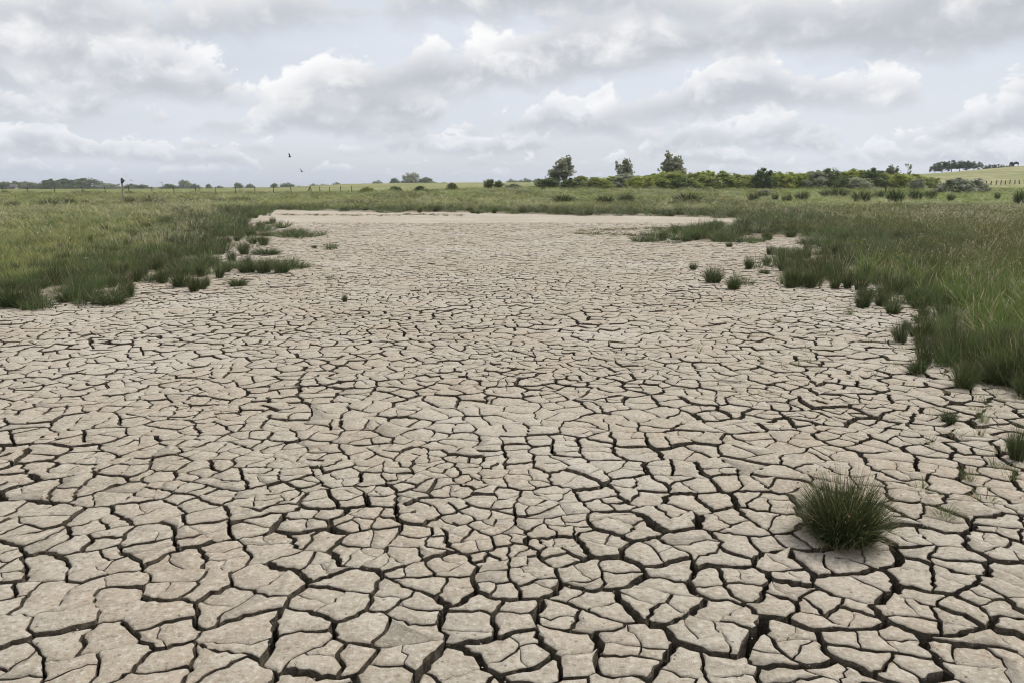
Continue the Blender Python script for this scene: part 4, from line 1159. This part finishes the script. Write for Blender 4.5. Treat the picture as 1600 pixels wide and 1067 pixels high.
def cow_mesh():
    v = [(-.55, 0, 1.05), (0, 0, 1.0), (.6, 0, 1.08), (.95, 0, .95), (1.2, 0, .62), (1.33, 0, .36),
         (.55, .2, .72), (.55, .22, .38), (.57, .22, .03), (.55, -.2, .72), (.5, -.22, .38), (.48, -.22, .03),
         (-.6, .2, .75), (-.70, .22, .42), (-.66, .22, .03), (-.6, -.2, .75), (-.76, -.22, .42), (-.74, -.22, .03), (-.80, 0, 1.05), (-.88, 0, .55),
         (1.12, .16, .74), (1.12, -.16, .74)]
    e = [(0, 1), (1, 2), (2, 3), (3, 4), (4, 5), (2, 6), (6, 7), (7, 8), (2, 9), (9, 10), (10, 11), (0, 12), (12, 13), (13, 14), (0, 15), (15, 16), (16, 17), (0, 18), (18, 19), (4, 20), (4, 21)]
    r = [.34, .38, .34, .20, .16, .11, .15, .075, .06, .15, .075, .06, .18, .085, .06, .18, .085, .06, .10, .03, .04, .04]
    return skin_mesh('cow', v, e, r, HIDE, root=1)
cowm = cow_mesh()
for px, rz, lab in ((1576.5, .4, 'left one of two dark cattle grazing on the dune crest'), (1583, 2.6, 'right one of two dark cattle grazing on the dune crest')):
    x, y, z = at(px, 236); c = tag(link('cow', cowm, None, (x, y, z)), lab, 'cow', 'cattle on the dune crest'); c.rotation_euler = (0, 0, rz); c.scale = (.85, .85, .95)
def bird(px, py, y, span, mat, label, flap, rz, bank=0.0):
    """body, head and tail as one skinned mesh; the wings are its parts"""
    d = ray(px, py); t = y / d[1]; s = span
    o = thing('flying_bird', label, 'bird', (float(d[0] * t), y, CAM_H + float(d[2] * t)), 'birds in flight', rz)
    o.rotation_euler = (bank, 0, rz)
    b = skin_mesh('body', [(-.22 * s, 0, 0), (-.08 * s, 0, 0), (.08 * s, 0, .01 * s), (.17 * s, 0, .03 * s), (.23 * s, 0, .025 * s)], [(0, 1), (1, 2), (2, 3), (3, 4)], [(.05 * s, .012 * s), .055 * s, .06 * s, .04 * s, .008 * s], mat, root=2)
    link('body', b, o)
    for sg in (-1, 1):
        V, F = [], []
        sec = [(0.03, .09, -.09, 0), (.2, .13, -.08, flap * .16), (.36, .08, -.10, flap * .26), (.5, -.06, -.12, flap * .28)]
        for sp, le, te, zz in sec:
            for dz in (.008, -.008): V += [(le * s, sg * sp * s, (zz + dz) * s), (te * s, sg * sp * s, (zz + dz * .4) * s)]
        for q in range(3):
            a = q * 4; F += [(a, a + 4, a + 5, a + 1), (a + 2, a + 3, a + 7, a + 6), (a, a + 2, a + 6, a + 4), (a + 1, a + 5, a + 7, a + 3)]
        F += [(0, 1, 3, 2), (12, 14, 15, 13)]
        link('wing', mesh_from('wing', V, F, (mat,), False), o)
bird(452.5, 246, 70, .62, FEATHER, 'dark bird with raised wings, upper one of two in the sky', 1.2, .5, .5)
bird(471.5, 269, 75, .62, FEATHER, 'dark bird seen end on, lower one of two in the sky', .9, 1.1, .5)
bird(252.5, 285.5, 150, 1.0, GULL, 'pale gull with arched wings low over the left field', -.9, 1.2, .5)
bird(205, 283, 190, .9, GULL, 'faint small gull right of the tall post above the far trees', .6, 1.0, .5)

# ================================================================== HAZE
def build_haze():
    m = bpy.data.materials.new('summer_haze'); m.use_nodes = True; nt = m.node_tree; nt.nodes.clear()
    o = nt.nodes.new('ShaderNodeOutputMaterial'); v = nt.nodes.new('ShaderNodeVolumePrincipled')
    v.inputs['Color'].default_value = (.86, .91, 1.0, 1); v.inputs['Density'].default_value = HAZE; v.inputs['Anisotropy'].default_value = .3
    nt.links.new(v.outputs[0], o.inputs['Volume'])
    tag(link('haze', mesh_from('haze', *box(-9600, 9600, -9600, 9600, -3.0, 34.0), (m,))), 'thin summer haze over the whole flat', 'haze', kind='stuff')
HAZE = .00020
build_haze()
